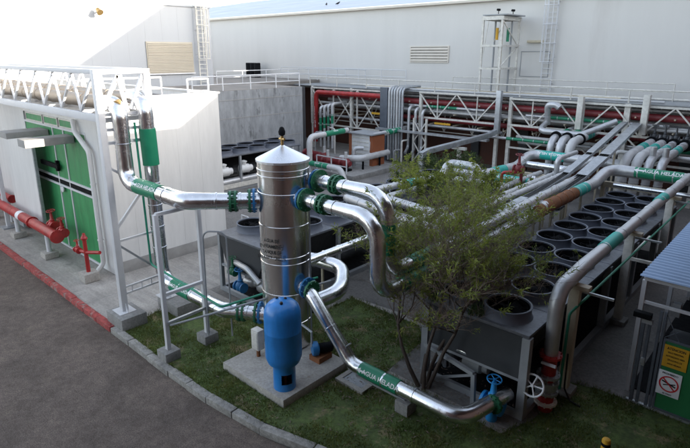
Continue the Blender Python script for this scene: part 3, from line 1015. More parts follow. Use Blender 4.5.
for k, s in enumerate(("AGUA DE", "ENFRIAMIENTO", "TANQUE DE", "BALANCE CHILLER")):
    text_pipe(mb, s, (TX, TY, 3.18 - k * 0.145), (n0.y * -1, n0.x, 0), n0, TR + 0.006, 0.12, 0.80)
mb.build('lettering', 'ink', t)
MB().tube([(TX + 0.62, TY + 0.25, 0.5), (TX + 0.62, TY + 0.25, 4.9)], 0.022, 8).build('level_tube', 'greymet', t)

b = thing('blue_expansion_tank', 'bright blue expansion tank standing on a narrow skirt at the front of the concrete plinth', 'tank', (-8.13, 6.87, 0.2))
MB().lathe((-8.13, 6.87, 0), (0, 0, 1), [(0.36, 0.86), (0.405, 0.98), (0.41, 1.05), (0.41, 1.62), (0.413, 1.63), (0.413, 1.65), (0.41, 1.66), (0.41, 1.98), (0.40, 2.1), (0.36, 2.21), (0.28, 2.29), (0.16, 2.34), (0.02, 2.36)], 40).build('vessel', 'blue', b)
sk = []
seg = 32
sm = MB()
zs = [0.2, 0.38, 0.62, 0.80, 0.92]
for z in zs:
    for k in range(seg):
        a = 2 * math.pi * k / seg
        rr = 0.255 if z < 0.85 else 0.33
        sm.v.append(V((-8.13 + rr * math.cos(a), 6.87 + rr * math.sin(a), z)))
hole = set()
for k in range(seg):
    a = 2 * math.pi * (k + 0.5) / seg
    if abs(((a - R(-28) + math.pi) % (2 * math.pi)) - math.pi) < R(27):
        hole.add(k)
for j in range(len(zs) - 1):
    for k in range(seg):
        if j == 1 and k in hole:
            continue
        k2 = (k + 1) % seg
        sm.f.append([j * seg + k, j * seg + k2, (j + 1) * seg + k2, (j + 1) * seg + k])
sm.build('skirt', 'blue', b)
MB().tube([(-8.13, 6.87, 0.21), (-8.13, 6.87, 0.9)], 0.05, 10).build('drain_pipe', 'rust', b)
for dx, dy in ((-0.14, -0.02), (0.02, 0.08), (0.12, -0.12)):
    MB().lathe((-8.13 + dx, 6.87 + dy, 2.3), (dx * 0.4, dy * 0.4, 1), [(0.035, 0), (0.035, 0.07), (0.02, 0.085)], 10).build('fitting', 'ink', b)
t = thing('control_box', 'small pale control box on a rusty foot beside the blue tank', 'control box', (-9.55, 7.25, 0.2))
MB().box(-9.68, -9.42, 7.15, 7.35, 0.42, 0.95).build('case', 'offwhite', t, bevel=0.012)
MB().box(-9.66, -9.44, 7.135, 7.15, 0.46, 0.91).build('lid', 'offwhite', t, bevel=0.005)
MB().tube([(-9.55, 7.25, 0.2), (-9.55, 7.25, 0.42)], 0.05, 10).build('foot', 'rust', t)
t = thing('small_pump', 'small blue pump with black motor on the plinth behind the blue tank', 'pump', (-8.35, 8.1, 0.2))
MB().lathe((-8.45, 8.05, 0.48), (0.5, 0.85, 0), [(0.16, 0), (0.18, 0.04), (0.18, 0.14), (0.1, 0.18)], 16).build('casing', 'bluevalve', t)
MB().lathe((-8.36, 8.2, 0.48), (0.5, 0.85, 0), [(0.1, 0), (0.12, 0.03), (0.12, 0.32), (0.08, 0.36)], 14).build('motor', 'black', t)
MB().box(-8.5, -8.15, 8.0, 8.45, 0.2, 0.34).build('base', 'rust', t)
MB().tube([(-8.45, 8.05, 0.55), (-8.45, 8.05, 0.95), (-8.9, 8.1, 1.0)], 0.03, 8).build('hose', 'greymet', t)

# --- pipe from the tank down to the front of the right chiller
pl_ = pipe('silver pipe sloping from the tank down to the grass and on to the blue valve', [(TX + 0.55, TY, 1.95), (-8.6, 8.2, 1.85), (-7.25, 8.19, 0.52), (-4.35, 8.19, 0.52), (-4.05, 9.6, 0.52)], 0.155, 'alu', rad=0.4, step=0.8)
band(pl_, (-6.95, 8.19, 0.52), (-5.88, 8.19, 0.52), 0.155, 'band', 'AGUA HELADA', (0.05, -0.95, 0.38), 0.15, wide=0.98)
flange(pl_, (TX + 0.78, TY, 1.95), (1, 0, 0), 0.27, 0.05, 'bluevalve')
flange(pl_, (TX + 0.92, TY, 1.93), (1, 0, -0.1), 0.25, 0.05, 'green')
MB().bar((-7.1, 8.19, 0.30), (-5.7, 8.19, 0.30), 0.09, 0.05).build('carrier_angle', 'greymet', pl_)
MB().tube([(-7.42, 8.2, 0.92), (-7.2, 8.08, 1.12)], 0.02, 8).build('drain_cock', 'galv', pl_)
block('dark concrete block under the silver pipe in the grass', (-5.72, 8.22), 0.34, 0.36, 0.30)
t = thing('drain_cover', 'square concrete drain box with an iron lid set in the grass', 'drain cover', (-7.2, 8.5, 0))
mb = MB()
x0, x1, y0, y1 = -7.62, -6.78, 8.0, 8.72
mb.box(x0, x1, y0, y0 + 0.12, -0.02, 0.07).box(x0, x1, y1 - 0.12, y1, -0.02, 0.07).box(x0, x0 + 0.12, y0 + 0.121, y1 - 0.121, -0.02, 0.07).box(x1 - 0.12, x1, y0 + 0.121, y1 - 0.121, -0.02, 0.07)
mb.build('frame', 'slabc', t)
MB().box(x0 + 0.121, x1 - 0.121, y0 + 0.121, y1 - 0.121, 0.0, 0.05).build('lid', 'greymet', t, bevel=0.008)
for k, (a, bb, c) in enumerate((((TX + 0.5, 8.2, 4.22), (-6.55, 8.2, 4.2), 2.45), ((TX + 0.3, 8.72, 4.56), (-6.72, 8.75, 4.56), 2.75))):
    x = bb[0]
    y = bb[1]
    pp = pipe(('front upper silver pipe right of the tank, bending straight down without a sleeve', 'upper rear silver pipe right of the tank, a green sleeve on its drop')[k],
              [a, bb, (x, y, c), (x - 0.02, y + 2.6, c)], 0.16, 'alu', rad=0.58)
    jb = MB()
    jacket(jb, [(x - 0.02, y + 2.56, c), (x - 0.35 * k - 0.15, 23.2, c - 0.1)], 0.158, step=1.3)
    jb.build('run_jacket', 'aludull', pp)
    d = V((1, 0, 0))
    for q, rr, mm in ((0.70, 0.27, 'bluevalve'), (0.80, 0.28, 'green'), (1.30, 0.235, 'green'), (1.42, 0.235, 'green')):
        flange(pp, (TX + q + (0.06 if k == 0 else -0.05), y, a[2]), d, rr, 0.05, mm)
    MB().lathe((TX + 1.31, y, a[2]), d, [(0.19, 0), (0.19, 0.14)], 18).build('valve_body', 'green', pp)
    if k:
        MB().tube([(x, y, 3.95), (x, y, 3.25)], 0.176, 20).build('label_band', 'band', pp)
    band(pp, (x - 0.01, y + 0.85, c), (x - 0.015, y + 1.9, c), 0.17, 'band')
pp = pipe('silver U shaped pipe looping between the tank and the chiller behind it', [(-11.3, 10.3, 1.55), (-9.75, 10.6, 1.5), (-9.05, 9.75, 1.25), (-9.45, 8.8, 1.05), (TX + 0.2, 8.5, 1.0)], 0.2, 'alu', rad=0.62)
flange(pp, (-9.33, 9.05, 1.09), (0.4, 1, 0.2), 0.26, 0.05, 'green')
flange(pp, (-9.38, 8.95, 1.07), (0.4, 1, 0.2), 0.26, 0.05, 'black')

# ================================================================== CHILLERS
def fan_stack(root, x, y, z):
    s = MB().lathe((x, y, z), (0, 0, 1), [(0.545, 0), (0.51, 0.04), (0.495, 0.20), (0.515, 0.235), (0.515, 0.25), (0.475, 0.25), (0.465, 0.22), (0.465, 0.0)], 28, cap=False)
    s = s.build('fan_stack', 'fan', root)
    g_ = MB()
    for rr in (0.12, 0.27, 0.41):
        g_.tube([(x + rr * math.cos(a), y + rr * math.sin(a), z + 0.195) for a in [2 * math.pi * i / 22 for i in range(23)]], 0.004, 4, False)
    for k in range(2):
        a = math.pi * k / 2 + 0.4
        g_.bar((x - 0.43 * math.cos(a), y - 0.43 * math.sin(a), z + 0.187), (x + 0.43 * math.cos(a), y + 0.43 * math.sin(a), z + 0.187), 0.009)
    g_.build('fan_guard', 'black', s)
    f = MB()
    for k in range(5):
        a = 2 * math.pi * k / 5
        b0, b1 = V((math.cos(a), math.sin(a), 0)), V((-math.sin(a), math.cos(a), 0))
        c = V((x, y, z + 0.1))
        f.prism([c + b0 * 0.08 - b1 * 0.06 + V((0, 0, -.04)), c + b0 * 0.40 - b1 * 0.13 + V((0, 0, -.05)), c + b0 * 0.40 + b1 * 0.13 + V((0, 0, .05)), c + b0 * 0.08 + b1 * 0.06 + V((0, 0, .04))], (0, 0, 0.012))
    f.lathe((x, y, z + 0.05), (0, 0, 1), [(0.1, 0), (0.1, 0.1), (0.06, 0.13)], 12)
    f.build('fan_blades', 'black', s)
    MB().lathe((x, y, z), (0, 0, 1), [(0.02, 0.006), (0.46, 0.008), (0.462, 0.215)], 24, cap=False).build('fan_well_shade', 'black', s)  # black lining paints in the dark depth inside the fan ring
    return s

def chiller(label, x0, x1, y0, n, cols, pitch=1.3, top=2.0, group='air cooled chillers', first=0.62, coils=(1, -1), pw=0.06, endv=0.42):
    y1 = y0 + first * 2 + pitch * (n - 1)
    t = thing('air_cooled_chiller', label, 'chiller', ((x0 + x1) / 2, y0, 0), group)
    MB().box(x0, x1, y0, y1, top - 0.07, top).build('deck', 'deck', t, bevel=0.008)
    for y in range(1, n):
        yy_ = y0 + first + pitch * (y - 0.5)
        MB().box(x0 + 0.02, x1 - 0.02, yy_ - 0.012, yy_ + 0.012, top, top + 0.006).build('deck_seam', 'fan', t)
    ins = 0.42
    for s, xa, xb in ((1, x0, x0 + ins), (-1, x1, x1 - ins)):
        if s not in coils:
            continue
        w_ = 0.09 * s
        MB().prism([(xa + 0.03 * s, y0 + 0.04, top - 0.08), (xa + 0.03 * s + w_, y0 + 0.04, top - 0.08), (xb + w_, y0 + 0.04, 0.95), (xb, y0 + 0.04, 0.95)], (0, y1 - y0 - 0.08, 0)).build('coil_panel', 'dark', t)
    MB().prism([(x0 + 0.02, y0 + 0.01, top - 0.08), (x1 - 0.02, y0 + 0.01, top - 0.08), (x1 - endv - 0.05, y0 + 0.01, 0.95), (x0 + endv + 0.05, y0 + 0.01, 0.95)], (0, 0.03, 0)).build('end_panel', 'darkgrey', t)
    pm = None
    ys = [y0 + 0.06 + (y1 - y0 - 0.12) * i / max(1, n // 2) for i in range(max(1, n // 2) + 1)]
    for y in ys:
        for x in (x0 + 0.05, x1 - 0.05):
            if pm is None:
                pm = MB().box(x - pw, x + pw, y - pw, y + pw, 0.15, top - 0.075).build('post', 'greymet', t)
                q = (x, y)
            else:
                copy_part(pm, t, (x - q[0], y - q[1], 0))
    for x in (x0 + 0.05, x1 - 0.05):
        MB().box(x - 0.07, x + 0.07, y0, y1, 0.0, 0.16).build('base_rail', 'greymet', t)
    mb_ = MB().box(x0 + 0.121, x1 - 0.121, y0, y0 + 0.1, 0.0, 0.155)
    mb_.box(x0 + 0.121, x1 - 0.121, y0 + 0.02, y0 + 0.08, 0.88, 0.96)
    mb_.build('end_rail', 'greymet', t)
    MB().box(x0 + 0.125, x1 - 0.125, y0 + 0.105, y1 - 0.05, 0.0, 0.03).build('base_shade_sheet', 'black', t)  # added black sheet painting the shade under the chiller
    MB().box(x0 + 0.16, x1 - 0.16, y0 + 1.15, y0 + 1.2, 0.031, 1.0).build('inner_shade_screen', 'black', t)  # added black board standing for the dark void below the end panel
    ev_ = MB()
    yy_ = y0 + 0.9
    while yy_ < y1 - 1.5:
        ev_.tube([((x0 + x1) / 2 - 0.3, yy_, 0.42), ((x0 + x1) / 2 - 0.3, yy_ + 2.2, 0.42)], 0.22, 14)
        yy_ += 2.9
    ev_.build('evaporator', 'darkgrey', t)
    pf_ = None
    for i in range(n):
        for x in cols:
            y = y0 + first + pitch * i
            if pf_ is None:
                pf_ = fan_stack(t, x, y, top)
                q = (x, y)
            else:
                copy_part(pf_, t, (x - q[0], y - q[1], 0))
    return t, y1
cA, yA = chiller('long air cooled chiller behind the polished tank, between the tank and the red pumps', -13.9, -11.45, 9.15, 9, (-13.28, -12.1), group=None, first=0.95)
cC, yC = chiller('long air cooled chiller at the right with two rows of open fans, nearest the hut', -6.25, -3.72, 9.6, 10, (-5.55, -4.5), group=None, first=0.62, pw=0.085, endv=0.08)
cD, yD = chiller('short chiller with pale compressors standing against the stained concrete wall', -26.9, -24.4, 15.6, 6, (-26.2, -25.1), pitch=1.2, group=None, first=0.5, coils=(1,))
# compressors seen in the open sides
def compressor(root, c, d, s=1.0, m='aludull'):
    c, d = V(c), V(d).normalized()
    o = MB().lathe(c, d, [(0.1 * s, 0), (0.2 * s, 0.02), (0.22 * s, 0.12 * s), (0.22 * s, 0.5 * s), (0.16 * s, 0.56 * s), (0.16 * s, 0.7 * s), (0.06 * s, 0.74 * s)], 16)
    o.lathe(c + d * 0.25 * s, (0, 0, 1), [(0.13 * s, 0), (0.13 * s, 0.32 * s), (0.17 * s, 0.33 * s), (0.17 * s, 0.37 * s), (0.05 * s, 0.42 * s)], 12)
    return o.build('compressor', m, root)
for y in (16.6, 18.0, 19.4, 20.8):
    compressor(cD, (-24.62, y, 1.12), (0.1, 1, 0), 1.15, 'panel')
MB().box(-24.38, -24.33, 15.6, 22.4, 0.16, 0.42).build('side_rail', 'offwhite', cD)
MB().tube([(-24.6, 15.8, 0.5), (-24.6, 22.2, 0.5)], 0.2, 14).build('suction_pipe', 'aludull', cD)
for x, s in ((-12.9, 0.8), (-12.2, 0.9)):
    compressor(cA, (x, 9.45, 0.55), (1, 0.1, 0), s, 'aludull')
o = MB().tube(fillet([(-13.1, 9.2, 0.9), (-13.0, 9.1, 1.25), (-12.2, 9.0, 1.25), (-11.7, 9.05, 0.9)], 0.2), 0.09, 12).build('water_pipe', 'aludull', cA)
gate_valve(cA, (-12.6, 9.0, 0.55), 'bluevalve', 0.13)
gate_valve(cA, (-12.95, 9.0, 0.95), 'green', 0.1, 0.8)
o = MB()
jacket(o, [(-5.75, 9.85, 0.35), (-5.75, 9.72, 1.02), (-5.2, 9.7, 1.02), (-4.0, 9.75, 0.98)], 0.085, 0.15, 12, 0.5)
o.build('water_pipe', 'alu', cC)
MB().box(-5.95, -5.65, 9.9, 10.25, 0.3, 0.75).build('valve_box', 'galv', cC, bevel=0.02)
compressor(cC, (-5.4, 10.1, 0.55), (1, 0.05, 0), 0.9, 'greymet')
mb = MB()
mb.bar((-6.2, 9.62, 0.85), (-4.75, 9.35, 0.8), 0.09)
mb.bar((-4.75, 9.35, 0.8), (-4.72, 9.35, 0.05), 0.09)
mb.bar((-4.75, 9.4, 0.75), (-5.85, 9.6, 0.1), 0.05)
mb.build('pipe_bracket', 'greymet', cC)
t = thing('blue_gate_valve', 'bright blue valve with a blue handwheel at the foot of the right chiller', 'valve', (-4.25, 9.25, 0))
M['valveblue'] = mat('bright_blue_valve', (0.02, 0.26, 0.62), 0.4, var=0.1, scale=4)
gate_valve(t, (-4.22, 9.25, 0.38), 'valveblue', 0.16, 1.0)
MB().tube([(-4.22, 9.25, -0.02), (-4.22, 9.25, 0.3)], 0.12, 12).build('body', 'valveblue', t)
flange(t, (-4.1, 9.05, 0.52), (0.2, 1, 0), 0.2, 0.05, 'green')

# ================================================================== RIGHT BIG PIPE
rp = pipe('thick dull silver pipe rising from the red valve and running back above the right chiller', [(-3.52, 10.35, 1.3), (-3.52, 10.35, 2.82), (-3.56, 12.0, 2.87), (-3.55, 22.75, 3.1)], 0.145, 'aludull', rad=0.42, step=1.3)
for y0_, y1_ in ((13.3, 14.35), (18.4, 19.2)):
    za = 2.86 + (y0_ - 11.5) * 0.0213
    band(rp, (-3.57, y0_, za), (-3.565, y1_, za + 0.022), 0.145, 'teal')
MB().tube([(-3.52, 10.35, 0.72), (-3.52, 10.35, 1.34)], 0.15, 18).build('red_section', 'red', rp)
MB().tube([(-3.52, 10.35, 0.0), (-3.52, 10.35, 0.5)], 0.165, 18).build('red_section', 'red', rp)
for z, m_ in ((1.33, 'red'), (0.86, 'galv'), (0.70, 'galv'), (0.46, 'galv'), (0.2, 'cream')):
    flange(rp, (-3.52, 10.35, z), (0, 0, 1), 0.24, 0.05, m_)
MB().lathe((-3.52, 10.35, 0.45), (0, 0, 1), [(0.18, 0), (0.2, 0.05), (0.2, 0.2), (0.18, 0.26)], 18).build('valve_body', 'galv', rp)
MB().tube([(-3.52, 10.2, 0.74), (-3.58, 9.7, 0.88)], 0.05, 10).build('valve_stem', 'galv', rp)
handwheel(rp, (-3.58, 9.66, 0.9), (0.1, -1, 0.3), 0.23, 'signw')
MB().bar((-3.62, 10.15, 1.2), (-3.3, 10.1, 1.24), 0.05).build('gauge', 'signw', rp)
for k, (x, y) in enumerate(((-3.46, 11.25), (-3.55, 15.6), (-3.55, 20.2))):
    h = 2.86 + (y - 11.5) * 0.0213 - 0.165
    t = thing('pipe_support', ('aged cream post holding the thick pipe, nearest the red valve', 'aged cream post holding the thick pipe halfway along the chiller', 'aged cream post under the far end of the thick pipe')[k], 'support', (x, y, 0), 'posts under the thick pipe')
    MB().box(x - 0.11, x + 0.11, y - 0.09, y + 0.09, 0.12, h - 0.1).build('post', 'tan' if k == 0 else 'offwhite', t, bevel=0.01)
    MB().box(x - 0.24, x + 0.24, y - 0.22, y + 0.22, -0.012, 0.14).build('foot', 'block', t, bevel=0.03)
    MB().box(x - 0.34, x + 0.3, y - 0.1, y + 0.1, h - 0.1, h).build('saddle', 'tan', t, bevel=0.01)
    MB().bar((x - 0.1, y + 0.13, h - 0.2), (x + 0.75, y + 0.13, h - 0.2), 0.05).build('side_arm', 'galv', t)
    if k == 1:
        MB().bar((x + 0.1, y - 0.15, 2.05), (x + 1.25, y - 0.15, 2.05), 0.08).build('tie_bar', 'offwhite', t)
        MB().bar((x + 0.1, y - 0.15, 2.05), (x + 0.1, y + 1.9, 2.15), 0.06).build('long_bar', 'offwhite', t)
tag(MB().tube(fillet([(-3.43, 10.9, 0.25), (-3.43, 10.95, 2.1), (-3.3, 11.4, 2.3), (-3.3, 22, 2.35)], 0.12), 0.03, 8).build('green_thin_pipe', 'tealpipe', None, loc=(-3.43, 10.95, 0.25)), 'thin green pipe clipped to the cream post and running beside the thick pipe', 'pipe')
tag(MB().tube(fillet([(-3.38, 11.02, 1.1), (-3.36, 11.0, 0.25), (-3.2, 10.95, 0.03), (-2.95, 10.9, 0.02)], 0.08), 0.02, 8).build('black_hose', 'rubber', None, loc=(-3.38, 11.02, 0)), 'short black hose hanging at the foot of the nearest cream post', 'hose')

# ================================================================== PIPE CORRIDOR BETWEEN THE CHILLERS
hd_ = pipe('pale cross pipe with green text band at the far end of the right chiller', [(-6.5, 16.6, 2.62), (-6.42, 21.4, 2.62), (-6.3, 22.75, 3.02), (-2.2, 22.75, 3.02)], 0.2, 'aludull', rad=0.5)
jb = MB()
jacket(jb, [(-6.5, 16.4, 2.56), (-6.48, 17.2, 2.62), (-6.45, 19.4, 2.62)], 0.215, 0.4, 16, 0.5)
jb.build('rusty_section', 'rust', hd_)
band(hd_, (-6.455, 19.45, 2.62), (-6.44, 20.5, 2.62), 0.2, 'teal')
band(hd_, (-5.35, 22.75, 3.02), (-3.7, 22.75, 3.02), 0.2, 'band', 'AGUA HELADA', NF, 0.2, wide=1.0)
pipe('thin silver cross pipe just below the text banded cross pipe', [(-6.0, 22.5, 2.45), (-3.3, 22.5, 2.45)], 0.09, 'alu', part=False)
c2 = pipe('pale cross pipe with green text band turning down beside the red valve stand', [(-6.8, 26.4, 2.55), (-11.15, 26.4, 2.55), (-11.2, 24.9, 2.1), (-11.6, 20.8, 2.1)], 0.22, 'aludull', rad=0.5)
band(c2, (-10.9, 26.4, 2.55), (-9.4, 26.4, 2.55), 0.22, 'teal', 'AGUA HELADA', NF, 0.2, rev=True)
band(c2, (-11.3, 23.8, 2.1), (-11.42, 22.8, 2.1), 0.22, 'teal')
c3 = pipe('silver pipe with green text band low behind the shrub', [(-13.4, 22.3, 2.0), (-8.2, 22.3, 2.0)], 0.2, 'aludull')
band(c3, (-11.4, 22.3, 2.0), (-9.4, 22.3, 2.0), 0.2, 'teal', 'AGUA HELADA', NF, 0.2)
c4 = pipe('humped pale pipe with green band arching over the shrubs', [(-7.8, 13.3, 2.2), (-9.6, 13.5, 2.3), (-13.0, 14.2, 2.3), (-12.5, 20.2, 2.2), (-12.5, 20.6, 2.75), (-11.0, 20.6, 2.75), (-10.9, 20.5, 2.2)], 0.17, 'aludull', rad=0.42)
band(c4, (-12.15, 20.6, 2.75), (-11.35, 20.6, 2.75), 0.17, 'teal', 'AGUA', NF, 0.18, arrow=False)
band(c4, (-12.72, 17.6, 2.24), (-12.65, 18.4, 2.23), 0.17, 'teal')
band(c4, (-10.6, 13.705, 2.3), (-10.2, 13.62, 2.3), 0.17, 'teal')
c5 = pipe('pale pipe beside the humped pipe, with a wide green band', [(-8.3, 15.0, 2.15), (-12.0, 15.4, 2.2), (-11.75, 19.9, 2.2), (-9.5, 20.6, 2.1)], 0.16, 'aludull', rad=0.4)
band(c5, (-11.85, 18.0, 2.2), (-11.8, 19.1, 2.2), 0.16, 'teal', 'AGUA', NF, 0.16, arrow=False)
GP = 'pipes running back between the chillers'
for x, z, r_, y0_, y1_, m_, lb in ((-7.55, 2.35, 0.15, 12.2, 23.5, 'aludull', 'dull silver pipe running back between the chillers, left of the flat cable tray'),
                                  (-8.2, 1.75, 0.17, 11.8, 21.5, 'alu', 'bright silver pipe with a green band at its near end running back behind the shrub'),
                                  (-8.75, 2.3, 0.12, 13.5, 26.0, 'greypipe', 'grey pipe running back between the chillers, left of the dull silver one'),
                                  (-9.6, 2.15, 0.12, 12.0, 24.0, 'aludull', 'thin dull pipe running back just right of the polished tank'),
                                  (-10.4, 1.75, 0.13, 9.2, 20.0, 'alu', 'bright silver pipe with a green collar beside the chiller behind the tank')):
    q = pipe(lb, [(x, y0_, z), (x, y1_, z)], r_, m_, group=GP)
    if z < 1.8:
        band(q, (x, y0_ + (0.55 if x > -9 else 3.8), z), (x, y0_ + (1.6 if x > -9 else 4.1), z), r_, 'band')
    yy = y0_ + 1.2
    while yy < y1_:
        MB().bar((x, yy, -0.01), (x, yy, z - r_), 0.06).build('support_leg', 'tan', q)
        yy += 4.0
for x, z, r_, y0_, y1_, m_, lb in ((-7.95, 2.62, 0.10, 13.0, 29.5, 'greypipe', 'slim grey pipe running highest beside the narrow cable tray'),
                                  (-9.0, 1.9, 0.10, 14.0, 21.5, 'alu', 'slim bright pipe running back to the left of the red valve stand')):
    q = pipe(lb, [(x, y0_, z), (x, y1_, z), (x, y1_ + 0.4, z + 0.5)], r_, m_, group=GP)
    if r_ > 0.11:
        band(q, (x, y0_ + 3.0, z), (x, y0_ + 3.8, z), r_, 'teal')
for y, x0_, x1_, z, r_, m_, lb in ((19.3, -11.0, -7.0, 1.95, 0.12, 'alu', 'bright cross pipe low among the shrubs'),
                                   (24.2, -6.9, -2.6, 2.6, 0.14, 'aludull', 'pale cross pipe just behind the far cream beam'), (27.9, -7.6, -4.0, 2.9, 0.09, 'greypipe', 'slim grey cross pipe under the row of four bent pipes')):
    pipe(lb, [(x0_, y, z - 0.8), (x0_, y, z), (x1_, y, z), (x1_ + 0.02, y + 0.5, z)], r_, m_, part=False, rad=0.3)
for k, (dx, lab) in enumerate(((0.0, 'wide grey cable tray running back along the left side of the right chiller'), (-0.62, 'narrow grey cable tray dropping from the rear bridge beside the wide one'))):
    t = thing('cable_tray', lab, 'cable tray', (-6.85 + dx, 13, 2.4), 'cable trays')
    P_ = [V((-6.85 + dx * 0.7, 11.6, 2.45)), V((-6.9 + dx, 19.0, 2.55)), V((-6.92 + dx, 21.2, 2.72)), V((-6.8 + dx, 23.4, 3.25)), V((-7.3 + dx, 30.2, 4.0))]
    W_ = 0.36 if k == 0 else 0.22
    mb = MB()
    for a, c in zip(P_[:-1], P_[1:]):
        s = V((W_ / 2, 0, 0))
        mb.prism([a - s, a + s, c + s, c - s], (0, 0, 0.03))
        for sg in (-1, 1):
            mb.prism([a + s * sg + V((0.008 * sg, 0, -0.02)), a + s * sg + V((0.02 * sg, 0, -0.02)), c + s * sg + V((0.02 * sg, 0, -0.02)), c + s * sg + V((0.008 * sg, 0, -0.02))], (0, 0, 0.14))
    mb.build('tray', 'galv', t)
    for (a, c), (s0, s1) in (((P_[0], P_[1]), (0.5, 0.8)), ((P_[3], P_[4]), (0.05, 0.95)), ((P_[2], P_[3]), (0.1, 0.98))):
        p_, q_ = a.lerp(c, s0) + V((0, 0, 0.125)), a.lerp(c, s1) + V((0, 0, 0.125))
        s = V((W_ / 2 + 0.03, 0, 0))
        MB().prism([p_ - s, p_ + s, q_ + s, q_ - s], (0, 0, 0.015)).build('cover', 'galv', t)
    cbm = MB()
    for c_ in range(4):
        o_ = V(((c_ - 1.5) * W_ * 0.2, 0, 0.055))
        cbm.tube([p_ + o_ + V((rnd.uniform(-.015, .015), 0, rnd.uniform(0, .02))) for p_ in P_], 0.022, 6)
    cbm.build('cables', 'rubber', t)
    for y in (12.2, 15.4, 18.6, 21.6, 25.6):
        for i in range(4):
            if P_[i].y <= y <= P_[i + 1].y:
                c_ = P_[i].lerp(P_[i + 1], (y - P_[i].y) / (P_[i + 1].y - P_[i].y))
                lg_ = MB().bar((c_.x, y, 0), (c_.x, y, c_.z - 0.03), 0.07)
                lg_.bar((c_.x - W_ * 0.6, y, c_.z - 0.04), (c_.x + W_ * 0.6, y, c_.z - 0.04), 0.05)
                lg_.build('tray_post', 'tan', t)
for k, (x, z, y1_) in enumerate(((-6.45, 3.05, 31.0), (-5.98, 3.05, 31.0), (-5.5, 3.05, 30.6), (-5.02, 3.05, 30.6))):
    q = pipe(('grey bent pipe behind the cross pipe, leftmost of the row of four', 'grey bent pipe behind the cross pipe, second from left of the row of four', 'pale bent pipe with a tee behind the cross pipe, third of the row of four', 'pale bent pipe with a tee behind the cross pipe, nearest the right edge')[k],
             [(x, y1_, z + 0.25), (x, 26.0, z + 0.05), (x, 25.4, z - 0.15), (x, 25.3, 0.9)], 0.2 if k < 2 else 0.17, 'greypipe' if k < 2 else 'aludull', rad=0.5, group='row of four bent pipes at the right')
    band(q, (x, 27.6, z + 0.115), (x, 28.4, z + 0.145), 0.2 if k < 2 else 0.17, 'teal')
    flange(q, (x, 29.6, z + 0.19), (0, 1, 0.03), 0.3, 0.08, 'black')
    gate_valve(q, (x, 30.0, z + 0.42), 'darkgrey', 0.12, 1.0)
    if k > 1:
        MB().tube([(x, 25.9, z), (x, 25.9, z + 0.55)], 0.13, 12).build('tee', 'aludull', q)
for k, (x, y, z) in enumerate(((-9.55, 27.4, 3.1), (-10.2, 27.8, 3.1), (-10.8, 28.1, 3.1))):
    q = pipe(('grey arched pipe coming from the rear bridge, right one of three', 'grey arched pipe coming from the rear bridge, middle one of three', 'grey arched pipe coming from the rear bridge, left one of three')[k],
             [(x, 31.2, z + 0.25), (x, y + 0.2, z + 0.05), (x, y - 0.1, z - 0.3), (x, y - 0.2, 1.0)], 0.21 - 0.015 * k, ('greypipe', 'aludull', 'aludull')[k], rad=0.5, group='three arched pipes before the rear bridge')
    band(q, (x, 29.3, z + 0.14), (x, 30.2, z + 0.19), 0.21 - 0.015 * k, 'teal' if k == 0 else 'band')
    flange(q, (x, 28.6, z + 0.1), (0, 1, 0.06), 0.3, 0.08, 'black')
pipe('large pale U pipe arching on the front of the rear bridge', [(-12.0, 30.3, 3.6), (-12.0, 30.05, 4.75), (-11.5, 30.0, 4.75), (-11.3, 30.0, 4.6)], 0.16, 'aludull', part=False, rad=0.3)
pipe('pale pipe passing low across the three arched pipes', [(-12.0, 30.1, 3.7), (-12.0, 29.2, 3.35), (-9.7, 29.2, 3.35), (-8.3, 30.1, 4.1)], 0.15, 'aludull', part=False, rad=0.4)
t = thing('red_valve_stand', 'red standpipe with a dark red valve standing among the cross pipes', 'valve', (-9.9, 21.4, 0))
MB().tube(fillet([(-10.25, 21.4, 0.6), (-10.25, 21.4, 2.5), (-9.5, 21.6, 2.6)], 0.15), 0.07, 10).build('standpipe', 'red', t)
gate_valve(t, (-9.6, 21.6, 2.7), 'darkred', 0.15, 1.1)
MB().tube([(-9.5, 21.7, 0.5), (-9.5, 21.7, 2.7)], 0.07, 10).build('drop_pipe', 'darkred', t)
t = thing('steel_trestle', 'cream steel beam on posts carrying the cross pipes', 'support', (-9.5, 24.6, 0))
MB().box(-11.0, -8.4, 24.5, 24.66, 1.75, 1.95).build('beam', 'tan', t)
for x in (-10.9, -8.5):
    MB().box(x - 0.07, x + 0.07, 24.51, 24.65, 0, 1.748).build('post', 'tan', t)
t = thing('steel_trestle', 'cream steel beam across the far end of the right chiller', 'support', (-5.0, 21.4, 0))
MB().box(-6.6, -3.9, 23.0, 23.16, 2.2, 2.42).build('beam', 'tan', t)
for x in (-6.55, -3.95):
    MB().box(x - 0.07, x + 0.07, 23.01, 23.15, 0, 2.198).build('post', 'tan', t)
for x, y in ((-3.95, 22.0), (-5.0, 23.6)):
    pass
pipe('bright silver pipe low under the wide text banded pipe', [(-11.0, 25.6, 2.15), (-8.6, 25.6, 2.15)], 0.16, 'alu', part=False)
pipe('silver pipe low in front of the steel beam', [(-10.2, 23.9, 1.75), (-7.4, 23.9, 1.75)], 0.12, 'alu', part=False)
pipe('pale upright pipe in front of the right ends of the cross pipes', [(-8.5, 23.0, 0.4), (-8.5, 23.0, 3.1), (-8.3, 24.6, 3.2)], 0.10, 'aludull', part=False, rad=0.25)

